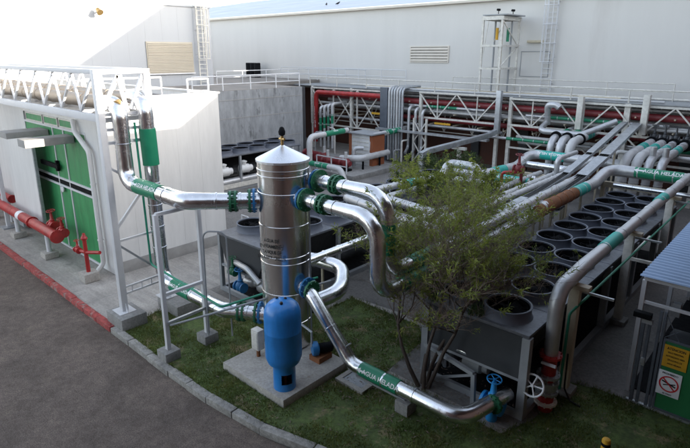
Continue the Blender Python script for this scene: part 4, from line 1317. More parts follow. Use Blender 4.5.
# ================================================================== REAR PIPE BRIDGE
BY = 30.5
t = thing('pipe_bridge', 'long cream steel lattice pipe bridge across the back of the yard with a dark deck', 'pipe bridge', (-15, BY, 0), None)
MB().box(-33.8, 1.0, BY + 0.16, 33.6, 4.98, 5.04).build('deck', 'greymet', t)
for x0, x1, z0, z1, st in ((-31.5, -24.3, 2.05, 4.88, 2.45), (-21.0, -15.2, 3.32, 4.98, 0), (-14.5, 1.0, 3.35, 4.9, 0)):
    MB().bar((x0, BY, z1), (x1, BY, z1), 0.11).build('top_chord', 'offwhite', t)
    MB().bar((x0, BY, z0), (x1, BY, z0), 0.11).build('bottom_chord', 'offwhite', t)
    wm = MB()
    if st:
        x = x0
        k = 0
        while x < x1 - 0.1:
            xe = min(x + st, x1)
            wm.bar((x, BY, z0), (x, BY, z1), 0.09)
            wm.bar((x, BY, z1), (xe, BY, z0), 0.07)
            if k >= 1:
                wm.bar((x, BY + 0.05, z0), (xe, BY + 0.05, z1), 0.07)
            x = xe
            k += 1
        wm.bar((x1, BY, z0), (x1, BY, z1), 0.09)
    else:
        x = x0
        k = 0
        while x < x1 - 0.3:
            xe = min(x + 1.45, x1)
            wm.bar((x, BY, z1), (xe, BY, z0), 0.07) if k % 2 == 0 else wm.bar((x, BY, z0), (xe, BY, z1), 0.07)
            if k % 2:
                wm.bar((x, BY + 0.04, z0), (x, BY + 0.04, z1), 0.06)
            x = xe
            k += 1
    wm.build('web_bracing', 'offwhite', t)
sb = MB()
x = -31.0
while x < 0:
    sb.bar((x, 32.2, 2.2), (x + 1.1, 32.2, 4.8), 0.05)
    sb.bar((x + 1.1, 32.2, 4.8), (x + 2.2, 32.2, 2.2), 0.05)
    sb.bar((x, 32.25, 2.2), (x, 32.25, 4.9), 0.06)
    x += 2.2
for z in (2.2, 3.1, 4.1, 4.8):
    sb.bar((-31.2, 32.2, z), (0.8, 32.2, z), 0.06)
sb.build('rear_bracing', 'offwhite', t)
lm = MB()
lm.bar((-14.3, BY, 2.0), (-4.5, BY, 2.0), 0.1)
for k in range(3):
    x = -14.3 + k * 3.2
    lm.bar((x, BY, 2.0), (x, BY, 3.3), 0.09)
    lm.bar((x, BY, 3.3), (x + 1.5, BY, 2.0), 0.07)
    lm.bar((x + 1.5, BY, 2.0), (x + 3.1, BY, 3.3), 0.07)
lm.build('lower_bracing', 'offwhite', t)
for x in (-31.5, -27.3, -24.3, -20.95, -15.25, -14.45, -8.0, -4.6, 0.5):
    w_ = 0.2 if x != -8.0 else 0.28
    MB().box(x - w_ / 2, x + w_ / 2, BY + 0.06, BY + 0.06 + w_, 0, 4.98).build('column', 'offwhite', t)
tr = MB()
for a in (-20.95, -19.95):
    tr.bar((a, BY - 0.6, 0), (a, BY - 0.6, 3.3), 0.12)
for z in (0.3, 1.7):
    tr.bar((-20.95, BY - 0.6, z), (-19.95, BY - 0.6, z + 1.4), 0.06)
    tr.bar((-19.95, BY - 0.6, z), (-20.95, BY - 0.6, z + 1.4), 0.06)
tr.build('trestle', 'offwhite', t)
for x in [-31 + 1.8 * i for i in range(18)]:
    for z in (2.9, 3.6, 4.3):
        MB().bar((x, BY + 0.2, z), (x, 33.5, z), 0.07).build('pipe_rest', 'tan', t)

GB_ = 'pipes on the rear pipe bridge'
rows = [(-31, 0.9, 31.0, 4.32, 0.2, 'darkred', 'dark red main along the upper level of the rear pipe bridge'),
        (-24, 0.9, 31.3, 3.15, 0.17, 'darkred', 'dark red main along the lower level of the rear pipe bridge'),
        (-31, 0.9, 31.5, 4.62, 0.08, 'greypipe', None), (-31, 0.9, 31.0, 3.72, 0.10, 'greypipe', None), (-31, -15, 30.9, 2.75, 0.10, 'aludull', None),
        (-24, 0.9, 31.4, 3.78, 0.12, 'aludull', None), (-31, 0.9, 32.0, 3.9, 0.14, 'greypipe', None), (-31, 0.9, 32.6, 3.4, 0.14, 'aludull', None), (-31, 0.9, 32.4, 4.5, 0.16, 'greypipe', None),
        (-14, 0.9, 30.8, 2.65, 0.10, 'greypipe', None), (-14, 0.9, 31.1, 2.3, 0.13, 'greypipe', None)]
for x0, x1, y, z, r_, m_, lb in rows:
    tag(jacket(MB(), [(x0, y, z), (x1, y, z)], r_, step=2.0, seg=10).build('rack_pipe', m_, None, loc=(x0, y, z)), lb or 'grey pipe running along the rear pipe bridge', 'pipe', GB_)
for x0, x1, y, z, lb in ((-20.5, -18.2, 30.75, 4.05, 'green banded pipe on the left part of the rear bridge'), (-12.0, -8.0, 30.75, 3.95, 'green banded pipe on the middle part of the rear bridge'), (-14.4, -11.5, 30.3, 2.55, 'short green pipe hung under the rear bridge beside the cable duct'), (-7, -3.0, 30.75, 2.75, 'green banded pipe at the right end of the rear bridge')):
    q = pipe(lb, [(x0 - 1.5, y, z), (x1 + 2, y, z)], 0.085, 'aludull')
    MB().tube([(x0, y, z), (x1, y, z)], 0.095, 12).build('label_band', 'band', q)
rr_ = pipe('bright red fire riser coming down from the left end of the rear bridge', [(-24, 30.3, 4.55), (-30.6, 30.3, 4.55), (-30.75, 30.3, 4.3), (-30.9, 30.3, 0.6)], 0.175, 'red', rad=0.5)
mb = MB()
text_pipe(mb, 'RED CONTRA INCENDIO', (-30.86, 30.3, 2.6), (0, 0, 1), (0.5, -0.85, 0.1), 0.19, 0.15)
mb.build('lettering', 'letter', rr_)
tag(MB().cbox((-24.6, 30.35, 3.3), (0.9, 0.08, 0.14)).build('yellow_beam', 'yellow', None, loc=(-24.6, 30.35, 3.3)), 'small yellow beam on the rear bridge above the white cabinet', 'beam')
tag(MB().cbox((-19.0, 30.35, 3.02), (1.2, 0.08, 0.12)).build('yellow_beam', 'yellow', None, loc=(-19, 30.35, 3.02)), 'yellow beam on the rear bridge left of the cable duct', 'beam')

# grey riser panel and bent conduits
t = thing('riser_panel', 'tall dark grey panel standing at the left of the bent conduits', 'panel', (-23.9, 30.2, 0))
MB().box(-24.1, -23.45, 30.1, 30.25, 0.0, 5.2).build('panel', 'steelpost', t, bevel=0.01)
for k in range(6):
    x = -23.3 + k * 0.23
    tag(MB().tube(fillet([(x, 32.2, 5.25), (x, 30.15, 5.25 - 0.01 * k), (x, 30.15, 0.1)], 0.35), 0.085, 10).build('bent_conduit', 'galv' if k % 3 else 'greypipe', None, loc=(x, 30.15, 0)), 'grey conduit bending over the rear bridge and dropping to the ground beside the dark panel', 'conduit', 'bent conduits beside the dark panel')
for k in range(3):
    x = -21.6 + 0.55 * k
    tag(MB().tube(fillet([(x, 31.2, 4.0 - 0.1 * k), (x, 30.2, 4.0 - 0.1 * k), (x, 30.2, 1.2), (x + 0.2, 29.6, 0.9)], 0.3), 0.1, 10).build('bent_pipe', 'aludull', None, loc=(x, 30.2, 1)), 'pale bent pipe dropping from the rear bridge left of the trestle', 'pipe', 'bent pipes left of the trestle')
for k in range(4):
    x = -29.6 + 0.42 * k
    q = pipe('grey riser with green band bending onto the left part of the rear bridge', [(x, 29.6, 0.4), (x, 29.6, 3.5 + 0.1 * k), (x + 0.2, 31.0, 3.6 + 0.1 * k)], 0.1, 'greypipe' if k % 2 else 'aludull', rad=0.25, group='risers beside the red fire riser', seg=12)
    MB().tube([(x, 29.6, 1.7 + 0.2 * k), (x, 29.6, 2.7 + 0.1 * k)], 0.108, 12).build('label_band', 'band', q)

# cable duct
t = thing('cable_duct', 'square galvanised duct dropping from the bridge and sloping down to the left', 'duct', (-15.0, 30.1, 2.7))
pts = [(-15.0, 30.15, 5.3), (-15.0, 30.15, 2.95), (-15.3, 29.6, 2.7), (-16.4, 24.9, 2.25), (-16.5, 24.4, 2.1), (-16.5, 24.4, 0.6)]
for a, c in zip(pts[:-1], pts[1:]):
    MB().bar(a, c, 0.30, 0.28, 0.06).build('duct_section', 'galv', t, bevel=0.01)
t = thing('duct_support', 'cream T shaped post under the sloping duct', 'support', (-15.8, 27.0, 0))
MB().bar((-15.8, 27.2, 0), (-15.8, 27.2, 2.1), 0.2).build('post', 'offwhite', t)
MB().box(-16.25, -15.35, 27.1, 27.3, 2.1, 2.25).build('head', 'offwhite', t)
tag(MB().bar((-24, 29.7, 2.35), (-15.4, 29.9, 2.35), 0.4, 0.12).build('flat_tray', 'galv', None, loc=(-20, 29.8, 2.35)), 'flat galvanised tray running under the left half of the rear bridge', 'cable tray')
for x, z0, z1, lb in ((-10.25, 3.5, 5.25, 'white square duct dropping through the right part of the rear bridge, left one'), (-7.05, 3.5, 5.5, 'white square duct dropping onto the cable tray at the right end of the rear bridge')):
    tag(MB().box(x - 0.15, x + 0.15, 30.05, 30.33, z0, z1).build('square_duct', 'offwhite', None, loc=(x, 30.2, z0), bevel=0.015), lb, 'duct')

# walkway rail and clutter on the bridge
railing('cream handrail along the front edge of the rear pipe bridge', [(-31.7, 30.55, 5.04), (0.9, 30.55, 5.04)], 0.66, 'offwhite', (), 3.0, 0.04)
railing('thin cream handrail along the wall side of the rear pipe bridge', [(-20, 33.0, 5.04), (-6.5, 33.0, 5.04)], 0.9, 'offwhite', (0.5,), 3.2, 0.03)
railing('white handrail along the edge of the stained concrete roof', [(-27.3, 17.0, 5.34), (-27.3, 25.3, 5.34)], 0.86, 'white', (0.45,), 2.1, 0.035)
railing('white handrail along the far side of the low rear roof', [(-33.9, 23.2, 5.34), (-33.9, 32.5, 5.34), (-28.2, 33.3, 5.34)], 0.9, 'white', (0.5,), 2.2, 0.03)
railing('white handrail crossing the low rear roof', [(-38, 33, 5.34), (-24, 33, 5.3)], 1.0, 'white', (0.5,), 2.4, 0.03)
railing('white handrail by the roof edge, nearest the gantry', [(-19.0, 7.6, 5.82), (-19.0, 10.5, 5.82)], 0.82, 'white', (0.5,), 1.4, 0.035)
railing('short white handrail at the roof corner above the concrete wall', [(-18.0, 11.0, 5.82), (-18.0, 11.9, 5.82)], 0.75, 'white', (0.4,), 0.9, 0.035)
t = thing('roof_clutter', 'cables and small pipes lying on the deck of the rear pipe bridge', 'pipes', (-16, 31.6, 5.04))
for k in range(7):
    y = 30.9 + 0.35 * k
    x = rnd.uniform(-30, -26)
    MB().tube([(x, y, 5.12), (-8 + rnd.uniform(-4, 8.5), y + rnd.uniform(-.1, .1), 5.12)], rnd.uniform(0.03, 0.07), 8).build('pipe_run', rnd.choice(['greypipe', 'tan', 'darkgrey', 'offwhite']), t)
for k in range(3):
    x = -41.2 - 0.62 * k
    d_ = MB().lathe((x, 36.2 - 3.4, 5.3), (0, 0, 1), [(0.30, 0), (0.32, 0.04), (0.31, 0.5), (0.33, 0.52), (0.31, 0.55), (0.31, 1.3), (0.28, 1.34)], 16)
    tag(d_.build('black_drum', 'black', None, loc=(x, 32.8, 5.3)), 'black drum standing on the low roof against the pale rear wall', 'drum', 'black drums on the low roof')

# steel tower
t = thing('steel_tower', 'cream open steel tower standing on the rear bridge against the pale wall', 'tower', (-16.2, 32.2, 5.04))
q = None
for x in (-16.85, -15.6):
    for y in (31.0, 33.3):
        MB().bar((x, y, 5.04), (x, y, 9.6), 0.115).build('post', 'offwhite', t)
for z, h in ((9.55, 0.22), (7.95, 0.12), (6.6, 0.12)):
    m_ = MB()
    m_.box(-16.95, -15.5, 30.93, 31.07, z - h / 2, z + h / 2).box(-16.95, -15.5, 33.23, 33.37, z - h / 2, z + h / 2)
    m_.box(-16.92, -16.78, 31.071, 33.229, z - h / 2, z + h / 2).box(-15.67, -15.53, 31.071, 33.229, z - h / 2, z + h / 2)
    m_.build('ring_beam', 'offwhite', t)
MB().box(-16.9, -15.3, 30.95, 33.4, 9.705, 9.77).build('top_plate', 'greymet', t)
ti = MB()
for x, y, m_ in ((-16.5, 31.9, 'greymet'), (-16.2, 32.3, 'tan'), (-15.9, 31.6, 'darkgrey'), (-15.75, 32.6, 'greymet')):
    MB().tube([(x, y, 5.1), (x, y, 9.4)], 0.06, 8).build('riser', m_, t)
MB().tube([(-16.15, 31.5, 8.3), (-16.15, 31.5, 9.0)], 0.09, 10).build('yellow_marker', 'yellow', t)
MB().tube([(-15.78, 32.2, 8.2), (-15.78, 32.2, 9.0)], 0.09, 10).build('green_marker', 'band', t)
for a_, c_, q_ in (((-16.85, 31, 6.65), (-16.5, 31, 9.4), 0.04), ((-15.6, 31.1, 6.7), (-15.6, 33.2, 7.9), 0.06), ((-15.6, 33.2, 8.0), (-15.6, 31.1, 9.4), 0.06), ((-16.4, 31.6, 8.2), (-15.9, 31.9, 9.3), 0.05)):
    MB().bar(a_, c_, q_).build('brace', 'offwhite', t)
for x, y in ((-16.0, 31.2), (-15.6, 32.3)):
    m_ = MB().tube([(x, y, 9.77), (x, y, 10.0)], 0.025, 8)
    m_.lathe((x - 0.1, y, 10.03), (1, -0.3, -0.1), [(0.05, 0), (0.07, 0.02), (0.07, 0.22), (0.05, 0.24)], 10)
    m_.build('spotlight', 'black', t)

# ================================================================== PUMP PLATFORM
tag(MB().box(-29.6, -20.9, 23.6, 28.4, -0.02, 0.3).build('pump_plinth', 'block', None, loc=(-25, 26, 0), bevel=0.03), 'low concrete plinth carrying the dark red pumps and the white cabinet', 'plinth')
t = thing('white_cabinet', 'white ribbed electrical cabinet with an orange side on the pump plinth', 'cabinet', (-22.9, 27.4, 0.3))
MB().box(-23.75, -22.2, 26.7, 28.0, 0.3, 2.35).build('case', 'panel', t, bevel=0.015)
rb_ = MB()
for k in range(7):
    rb_.box(-23.7, -22.25, 26.675, 26.699, 0.5 + k * 0.26, 0.56 + k * 0.26)
rb_.build('ribs', 'offwhite', t)
MB().box(-22.195, -21.95, 26.72, 27.98, 0.3, 2.3).build('side_panel', 'orange', t)
MB().box(-23.95, -21.85, 26.5, 28.1, 2.352, 2.42).build('canopy', 'greymet', t)
MB().box(-24.05, -23.76, 26.75, 27.95, 0.3, 2.3).build('side_panel', 'orange', t)
def pump(x, y, k):
    t = thing('water_pump', 'dark red motor pump lying on the low concrete plinth', 'pump', (x, y, 0.3), 'dark red pumps on the plinth')
    MB().box(x - 0.75, x + 0.75, y - 0.22, y + 0.22, 0.3, 0.42).build('base_frame', 'black', t)
    MB().lathe((x - 0.7, y, 0.78), (1, 0, 0), [(0.1, 0), (0.25, 0.03), (0.27, 0.1), (0.27, 0.7), (0.22, 0.76), (0.12, 0.8), (0.12, 1.0)], 18).build('motor', 'darkred', t)
    fn = MB()
    for i in range(9):
        fn.lathe((x - 0.58 + i * 0.065, y, 0.78), (1, 0, 0), [(0.29, 0), (0.29, 0.02)], 18)
    fn.build('cooling_fins', 'darkred', t)
    MB().lathe((x + 0.3, y, 0.78), (1, 0, 0), [(0.2, 0), (0.32, 0.05), (0.32, 0.24), (0.2, 0.3), (0.16, 0.5)], 18).build('casing', 'darkred', t)
    MB().tube([(x + 0.42, y, 1.0), (x + 0.42, y, 1.5)], 0.1, 12).build('outlet', 'greypipe', t)
for k, (x, y) in enumerate(((-27.6, 24.4), (-27.2, 25.6), (-25.3, 25.2), (-24.2, 24.4), (-22.8, 24.6))):
    pump(x, y, k)
q = pipe('grey pipe with green band rising and bending right, left of the pumps', [(-23.6, 22.6, 0.3), (-23.6, 22.6, 2.55), (-23.7, 26.2, 2.6)], 0.17, 'greypipe', rad=0.4)
band(q, (-23.62, 24.0, 2.57), (-23.68, 25.8, 2.59), 0.17, 'band', 'AGUA', (0.6, -0.6, 0.6), 0.16, arrow=False, rev=False)
q = pipe('grey pipe with green band bending down in front of the pumps', [(-26.5, 22.6, 0.95), (-21.0, 22.6, 0.9), (-20.6, 22.6, 0.2)], 0.16, 'greypipe', rad=0.4)
band(q, (-23.7, 22.6, 0.925), (-22.0, 22.6, 0.91), 0.16, 'band', 'AGUA', (0.1, -0.7, 0.7), 0.16, arrow=False)
q = pipe('grey pipe with green band rising beside the white cabinet and running to the conduits', [(-22.2, 26.9, 0.5), (-22.2, 26.9, 2.25), (-22.3, 31.0, 2.4)], 0.18, 'greypipe', rad=0.4)
band(q, (-22.25, 28.4, 2.31), (-22.28, 30.0, 2.36), 0.18, 'band', 'AGUA', (0.6, -0.6, 0.6), 0.16, arrow=False)
q = pipe('thick grey capped pipe on black legs at the right end of the pump plinth', [(-23.2, 25.0, 0.95), (-21.75, 25.3, 1.05), (-21.9, 28.3, 1.05)], 0.2, 'greypipe', rad=0.5)
for y in (25.6, 27.3):
    MB().bar((-21.8, y, 0.28), (-21.8, y, 0.9), 0.1).build('support_leg', 'black', q)
pl2 = pipe('dull pipe with a valve rising beside the white cabinet', [(-22.6, 25.6, 0.4), (-22.6, 25.6, 1.6), (-22.1, 26.0, 1.6)], 0.13, 'aludull', rad=0.25)
flange(pl2, (-22.6, 25.6, 1.1), (0, 0, 1), 0.2, 0.06, 'greymet')
t = thing('pipe_rail', 'white pipe frame standing before the red pumps', 'support', (-23, 23.8, 0.3))
for x in (-24.2, -22.9, -21.6):
    MB().bar((x, 23.8, 0.3), (x, 23.8, 1.2), 0.06).build('post', 'white', t)
MB().bar((-24.2, 23.8, 1.2), (-21.6, 23.8, 1.2), 0.06).build('rail', 'white', t)
MB().bar((-24.2, 23.8, 0.75), (-21.6, 23.8, 0.75), 0.05).build('rail', 'white', t)
for x, y, h in ((-27.0, 23.0, 2.0), (-21.0, 29.6, 2.0), (-20.7, 30.0, 2.2)):
    tag(MB().bar((x, y, 0), (x, y, h), 0.1).build('black_post', 'black', None, loc=(x, y, 0)), 'slim black post holding pipes beside the pump plinth', 'post', 'slim black posts by the pump plinth')
railing('short white stair handrail at the far corner of the white building', [(-17.0, 12.4, 0.3), (-16.6, 12.4, 0.3), (-15.4, 12.6, -0.5)], 0.9, 'white', (0.5,), 0.7, 0.025)
for k in range(9):
    x, y = rnd.uniform(-31, -21), rnd.uniform(28.8, 30)
    z = rnd.uniform(0.9, 2.2)
    tag(MB().tube(fillet([(x, y, 0.1), (x, y, z), (x + rnd.uniform(-1.2, 1.2), y + 0.5, z)], 0.15), rnd.uniform(0.05, 0.09), 8).build('small_pipe', rnd.choice(['greypipe', 'aludull', 'darkred', 'offwhite']), None, loc=(x, y, 0)), 'small bent pipe in the tangle behind the pump plinth', 'pipe', 'small pipes behind the pump plinth')

# ================================================================== HUT, FENCE, GATE (right)
t = thing('corrugated_hut', 'open hut with a blue grey corrugated roof on white posts at the right edge', 'hut', (-2.3, 12.3, 0))
cm = MB()
xs = (-2.46, 1.1)
ny = 170
y0, y1 = 12.15, 19.2
for i in range(ny * 4 + 1):
    y = y0 + (y1 - y0) * i / (ny * 4)
    z = 2.89 + 0.035 * (y - y0) / 7 + 0.02 * math.sin(2 * math.pi * y / 0.19)
    cm.v += [V((xs[0], y, z)), V((xs[1], y, z))]
for i in range(ny * 4):
    cm.f.append([2 * i, 2 * i + 1, 2 * i + 3, 2 * i + 2])
n0_ = len(cm.v)
cm.build('roof', 'corr', t, ang=60)
fr = MB()
fr.bar((-2.38, 12.32, 2.8), (1.1, 12.32, 2.8), 0.09)
fr.bar((-2.38, 12.32, 2.25), (1.1, 12.32, 2.25), 0.06)
fr.bar((-2.38, 12.38, 2.8), (-2.38, 19.0, 2.85), 0.08)
fr.build('roof_frame', 'white', t)
for x, y in ((-2.38, 12.32), (-2.38, 15.6), (-2.38, 18.9)):
    MB().box(x - 0.045, x + 0.045, y - 0.045, y + 0.045, -0.01, 2.75).build('post', 'white', t)
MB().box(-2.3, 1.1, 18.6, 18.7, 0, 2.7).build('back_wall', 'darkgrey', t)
MB().box(-1.0, 1.1, 14.2, 17.5, 0, 2.3).build('dark_filler_box', 'black', t, bevel=0.1)  # added black box that keeps the hut interior dark
MB().box(-2.36, 1.1, 12.45, 18.59, -0.01, 0.02).build('floor_shade', 'black', t)  # black sheet laid in place of the shade inside the hut
t = thing('dark_motor', 'dark motor unit standing in the shade under the corrugated hut roof', 'motor', (-1.3, 13.6, 0))
MB().lathe((-1.9, 13.4, 1.0), (1, 0, 0), [(0.2, 0), (0.3, 0.05), (0.3, 0.8), (0.15, 0.9)], 16).build('casing', 'darkgrey', t)
MB().box(-2.0, -0.8, 13.1, 13.7, 0.0, 0.7).build('base', 'black', t)
MB().cbox((-1.75, 12.6, 2.15), (0.16, 0.16, 0.3)).build('lamp', 'greymet', t)
t = thing('gate_fence', 'slate steel fence with a green sheet gate bearing two warning signs', 'gate', (-2.1, 11.9, 0))
for x, h, w_ in ((-2.2, 2.1, 0.07), (-2.08, 2.0, 0.06), (-1.9, 2.32, 0.055), (-1.82, 2.32, 0.05)):
    MB().box(x - w_ / 2, x + w_ / 2, 11.9 - w_ / 2, 11.9 + w_ / 2, -0.01, h).build('post', 'steelpost', t)
MB().box(-2.3, 1.1, 11.86, 11.94, -0.02, 0.05).build('sill_rail', 'galv', t)
gf = MB()
gf.box(-1.78, 1.1, 11.88, 11.92, 1.70, 1.74)
gf.box(-1.78, 1.1, 11.88, 11.92, 0.06, 0.1)
gf.box(-1.78, -1.74, 11.88, 11.92, 0.101, 1.699)
gf.bar((-1.8, 11.9, 2.28), (-1.5, 11.9, 1.74), 0.015)
gf.bar((-1.8, 11.9, 1.74), (-1.5, 11.9, 2.0), 0.012)
gf.build('gate_frame', 'steelpost', t)
gp = MB().box(-1.74, 1.1, 11.895, 11.91, 0.1, 1.7).build('gate_sheet', 'gate', t)
sg = MB().box(-1.74, -1.29, 11.875, 11.889, 1.13, 1.63).build('yellow_sign', 'yellow', gp)
mb = MB()
text_flat(mb, 'ATENCION', (-1.515, 11.87, 1.56), (1, 0, 0), (0, 0, 1), 0.082, 0.82)
for k, s in enumerate(('SOLO PERSONAL', 'AUTORIZADO AREA', 'DE EQUIPOS DE', 'AGUA HELADA')):
    text_flat(mb, s, (-1.515, 11.87, 1.47 - 0.085 * k), (1, 0, 0), (0, 0, 1), 0.052, 0.72)
mb.build('yellow_sign_lettering', 'ink', gp)
sg = MB().box(-1.76, -1.33, 11.875, 11.889, 0.46, 1.03).build('white_sign', 'signw', gp, bevel=0.004)
mb = MB()
text_flat(mb, 'PROHIBIDO', (-1.545, 11.87, 0.975), (1, 0, 0), (0, 0, 1), 0.062, 0.9)
text_flat(mb, 'EL PASO', (-1.545, 11.87, 0.505), (1, 0, 0), (0, 0, 1), 0.05, 0.9)
c = V((-1.545, 11.872, 0.745))
mb.bar(c + V((-0.13, 0, 0.05)), c + V((0.13, 0, -0.035)), 0.006, 0.03)
mb.bar(c + V((-0.10, 0, -0.045)), c + V((0.12, 0, 0.03)), 0.005, 0.022)
mb.build('white_sign_lettering', 'ink', gp)
rg = MB()
N = 40
for k in range(N):
    a, a2 = 2 * math.pi * k / N, 2 * math.pi * (k + 1) / N
    rg.poly([c + V((math.cos(x_) * r_, -0.004, math.sin(x_) * r_)) for x_, r_ in ((a, .155), (a2, .155), (a2, .185), (a, .185))])
rg.bar(c + V((-0.115, -0.006, 0.115)), c + V((0.115, -0.006, -0.115)), 0.004, 0.026)
rg.build('prohibition_ring', 'signred', gp)
t = thing('post_camera', 'dark camera box clamped to the top of the slate fence posts', 'camera', (-2.2, 11.88, 2.1))
MB().cbox((-2.22, 11.82, 2.16), (0.34, 0.16, 0.12)).build('housing', 'black', t, bevel=0.012)
MB().cbox((-2.12, 11.84, 2.04), (0.2, 0.1, 0.1)).build('bracket', 'greymet', t)
tag(MB().box(-2.12, -2.04, 11.8, 11.86, 1.0, 1.18).build('lock_box', 'galv', None, loc=(-2.08, 11.83, 1.0), bevel=0.01), 'small grey lock box on the slate fence posts', 'lock box')
t = thing('yellow_bollard', 'yellow bollard with a black ring, only its top in view at the bottom edge', 'bollard', (-1.9, 8.9, 0))
MB().lathe((-1.9, 8.88, -0.02), (0, 0, 1), [(0.075, 0), (0.075, 0.98), (0.06, 1.02), (0.02, 1.035)], 18).build('post', 'yellow', t)
MB().lathe((-1.9, 8.88, 0.87), (0, 0, 1), [(0.078, 0), (0.078, 0.06)], 18).build('ring', 'black', t)

# ================================================================== PLANTS
def shrub(name, label, base, height, spread, stems, leaves, seed, leafm, leaf=(0.10, 0.022), top=0.45, cat='shrub', group=None, lean=(0, 0), twig=1.0, fine=0):
    rn = random.Random(seed)
    t = thing(name, label, cat, base, group)
    wood, lf, tw = MB(), MB(), MB()
    tips = []
    def grow(p, d, L, r, lv):
        n = 5 if lv == 0 else (4 if lv < 4 else 2)
        r = max(r, 0.0035)
        pts, rs = [p], [r]
        for k in range(n):
            d = (d + V((rn.uniform(-1, 1), rn.uniform(-1, 1), rn.uniform(-0.35, 0.5))) * (0.20 if lv == 0 else 0.30)).normalized()
            p = p + d * (L / n)
            pts.append(p)
            rs.append(r * (1 - 0.6 * (k + 1) / n))
            tips.append((p.copy(), lv, d.copy()))
        (wood if lv < 2 else tw).tube(pts, rs, 6 if lv < 2 else 3, cap=False)
        if lv < 3 + fine:
            for k in range(3 if lv == 0 else 1, n + 1):
                for _ in range({0: 3, 1: 2, 2: 2, 3: 1}[lv]):
                    if rn.random() < 0.88 * twig:
                        a = rn.uniform(0, 6.28)
                        side = V((math.cos(a), math.sin(a), rn.uniform(-0.1, 0.7)))
                        grow(pts[k], (d * 0.7 + side * 0.8).normalized(), L * rn.uniform(0.40, 0.62), rs[k] * 0.6, lv + 1)
    B0 = V(base)
    for k in range(stems):
        a = 6.28 * k / stems + rn.uniform(-0.3, 0.3)
        d = V((math.cos(a) * spread + lean[0], math.sin(a) * spread + lean[1], 1)).normalized()
        grow(B0 + V((math.cos(a) * 0.12, math.sin(a) * 0.12, -0.02)), d, height * rn.uniform(0.52, 0.70), 0.055, 0)
    wood.build('trunk', 'bark', t, ang=80)
    tw.build('twigs', 'twig', t, ang=80)
    cand = [x for x in tips if x[1] >= 2 and x[0].z > base[2] + height * top * rn.uniform(0.6, 1.0)]
    cl = [(V((rn.uniform(-1, 1), rn.uniform(-1, 1), rn.uniform(-1, 1)))) for _ in range(4)]
    per = 13
    for _ in range(leaves // per):
        p, lv, d = rn.choice(cand)
        w_ = mn.noise(p * 1.3 + cl[0] * 5)
        hfrac = (p.z - base[2]) / height
        if rn.random() > -0.05 + 0.9 * w_ + 0.85 * hfrac:
            continue
        sp, big = rn.uniform(0.03, 0.085), rn.uniform(0.75, 1.35)
        ax = (d + V((rn.uniform(-.5, .5), rn.uniform(-.5, .5), rn.uniform(-.2, .7)))).normalized()
        for _ in range(int(per * rn.uniform(0.6, 1.7))):
            q = p + ax * rn.uniform(-1, 1.6) * sp * 1.6 + V((rn.gauss(0, 1), rn.gauss(0, 1), rn.gauss(0, 1))) * sp * 0.45
            dd_ = (ax * 0.9 + V((rn.uniform(-1, 1), rn.uniform(-1, 1), rn.uniform(-0.9, 0.6)))).normalized()
            sd_ = dd_.cross(V((rn.uniform(-1, 1), rn.uniform(-1, 1), rn.uniform(0.2, 1)))).normalized()
            l, w2 = leaf[0] * rn.uniform(0.6, 1.25) * big, leaf[1] * rn.uniform(0.7, 1.3) * big
            m_ = q + dd_ * l * 0.5 + V((0, 0, 0.01))
            lf.poly([q, m_ + sd_ * w2, q + dd_ * l - V((0, 0, 0.012)), m_ - sd_ * w2])
    lf.build('crown', leafm, t, ang=180)
    return t
shrub('tall_shrub', 'tall straggly shrub with bare brown twigs and thin green leaves before the right chiller', (-5.95, 9.25, 0), 4.6, 0.24, 5, 23000, 11, 'leaf', (0.11, 0.0105), 0.55, lean=(-0.10, 0.13), fine=1)
shrub('tall_shrub', 'leafy shrub growing among the pipes behind the bare twiggy one', (-8.15, 13.6, 0), 3.6, 0.6, 6, 42000, 23, 'leaf', (0.10, 0.013), 0.45)
for k, (x, y, h, lb) in enumerate(((-14.2, 21.8, 2.6, 'low green bush beside the fans of the left chiller, nearest the pump plinth'), (-14.6, 24.6, 2.8, 'low green bush under the sloping duct'), (-12.7, 18.6, 3.0, 'yellowish green bush between the left chiller and the humped pipe'),
                                  (-10.3, 17.2, 3.2, 'wide yellowish green bush under the humped pipe'), (-9.6, 20.0, 3.0, 'green bush in front of the red valve stand'))):
    shrub('bush', lb, (x, y, 0), h, 0.75, 5, 15000, 40 + k, 'leaf' if k > 1 else 'leafdark', (0.10, 0.02), 0.5, 'bush', twig=0.85)
shrub('potted_twig', 'small sapling growing on the deck edge of the right chiller', (-6.6, 11.8, 0), 3.0, 0.35, 3, 5000, 77, 'leafdark', (0.09, 0.02), 0.5, 'sapling')
# self-sown weeds on the chiller deck
for k, (x, y) in enumerate(((-6.1, 9.75), (-5.02, 9.75), (-5.03, 10.9), (-6.12, 10.9))):
    wd = MB()
    for _ in range(60):
        a, h = rnd.uniform(0, 6.28), rnd.uniform(0.05, 0.32)
        p = V((x + rnd.gauss(0, .09), y + rnd.gauss(0, .09), 2.0))
        q = p + V((math.cos(a) * h * 0.6, math.sin(a) * h * 0.6, h))
        s = V((-math.sin(a), math.cos(a), 0)) * 0.012
        wd.poly([p - s, p + s, q + s * 0.4, q - s * 0.4])
    tag(wd.build('weed_tuft', 'leafdark', None, loc=(x, y, 2.0)), 'small tuft of weeds sprouting on the near end of the right chiller deck', 'weed', 'weed tufts on the chiller deck')

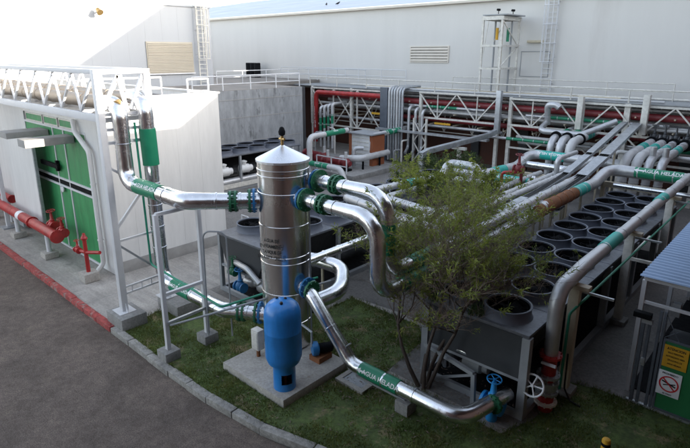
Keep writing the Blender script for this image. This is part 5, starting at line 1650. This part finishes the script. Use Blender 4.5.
# ================================================================== BIRDS
def bird(label, c, yaw, flying=False):
    t = thing('bird', label, 'bird', c)
    c = V(c)
    f_ = V((math.cos(yaw), math.sin(yaw), 0))
    s_ = V((-f_.y, f_.x, 0))
    s = 1.25
    b_ = MB()
    path = [c - f_ * .17 * s + V((0, 0, .05)) * s, c - f_ * .1 * s + V((0, 0, .08)) * s, c + V((0, 0, .11)) * s, c + f_ * .08 * s + V((0, 0, .15)) * s, c + f_ * .115 * s + V((0, 0, .2)) * s, c + f_ * .15 * s + V((0, 0, .215)) * s, c + f_ * .2 * s + V((0, 0, .2)) * s]
    b_.tube(path, [0.012 * s, 0.04 * s, 0.065 * s, 0.055 * s, 0.036 * s, 0.034 * s, 0.004 * s], 10)
    b_.build('body', 'black', t)
    for sg in (-1, 1):
        w_ = MB()
        if flying:
            a = c + V((0, 0, .13)) * s
            tip = a + s_ * (0.42 * sg) * s + V((0, 0, .26)) * s - f_ * .1 * s
            w_.prism([a + f_ * .08 * s, a + s_ * (.2 * sg) * s + f_ * .1 * s + V((0, 0, .15)) * s, tip, a + s_ * (.18 * sg) * s - f_ * .1 * s + V((0, 0, .1)) * s, a - f_ * .1 * s], (0, 0, 0.012))
        else:
            a = c + s_ * (0.05 * sg) * s
            w_.prism([a + f_ * .07 * s + V((0, 0, .17)) * s, a + V((0, 0, .15)) * s, a - f_ * .2 * s + V((0, 0, .06)) * s, a - f_ * .08 * s + V((0, 0, .06)) * s], s_ * (0.012 * sg))
            w_.tube([a - s_ * .02 * sg + V((0, 0, .05)) * s, a - s_ * .02 * sg], 0.007, 6)
        w_.build('wing', 'black', t)
bird('dark bird perched on the low pitched roof, left one of two', (-38.4, 39.4, 11.96), 2.2)
bird('dark bird perched on the low pitched roof, right one of two', (-36.9, 39.4, 11.96), 0.6)
t = thing('wall_floodlight', 'small brown floodlight on the sunlit wall of the tall pale building at upper left', 'lamp', (-33.95, 14.95, 9.85))
MB().bar((-34.0, 14.95, 9.85), (-33.55, 14.95, 9.95), 0.06).build('bracket', 'greymet', t)
MB().lathe((-33.6, 14.95, 10.0), (0.75, 0.1, -0.65), [(0.08, -0.09), (0.12, -0.08), (0.15, 0.09), (0.19, 0.22), (0.2, 0.25)], 16).build('housing', 'brass', t)
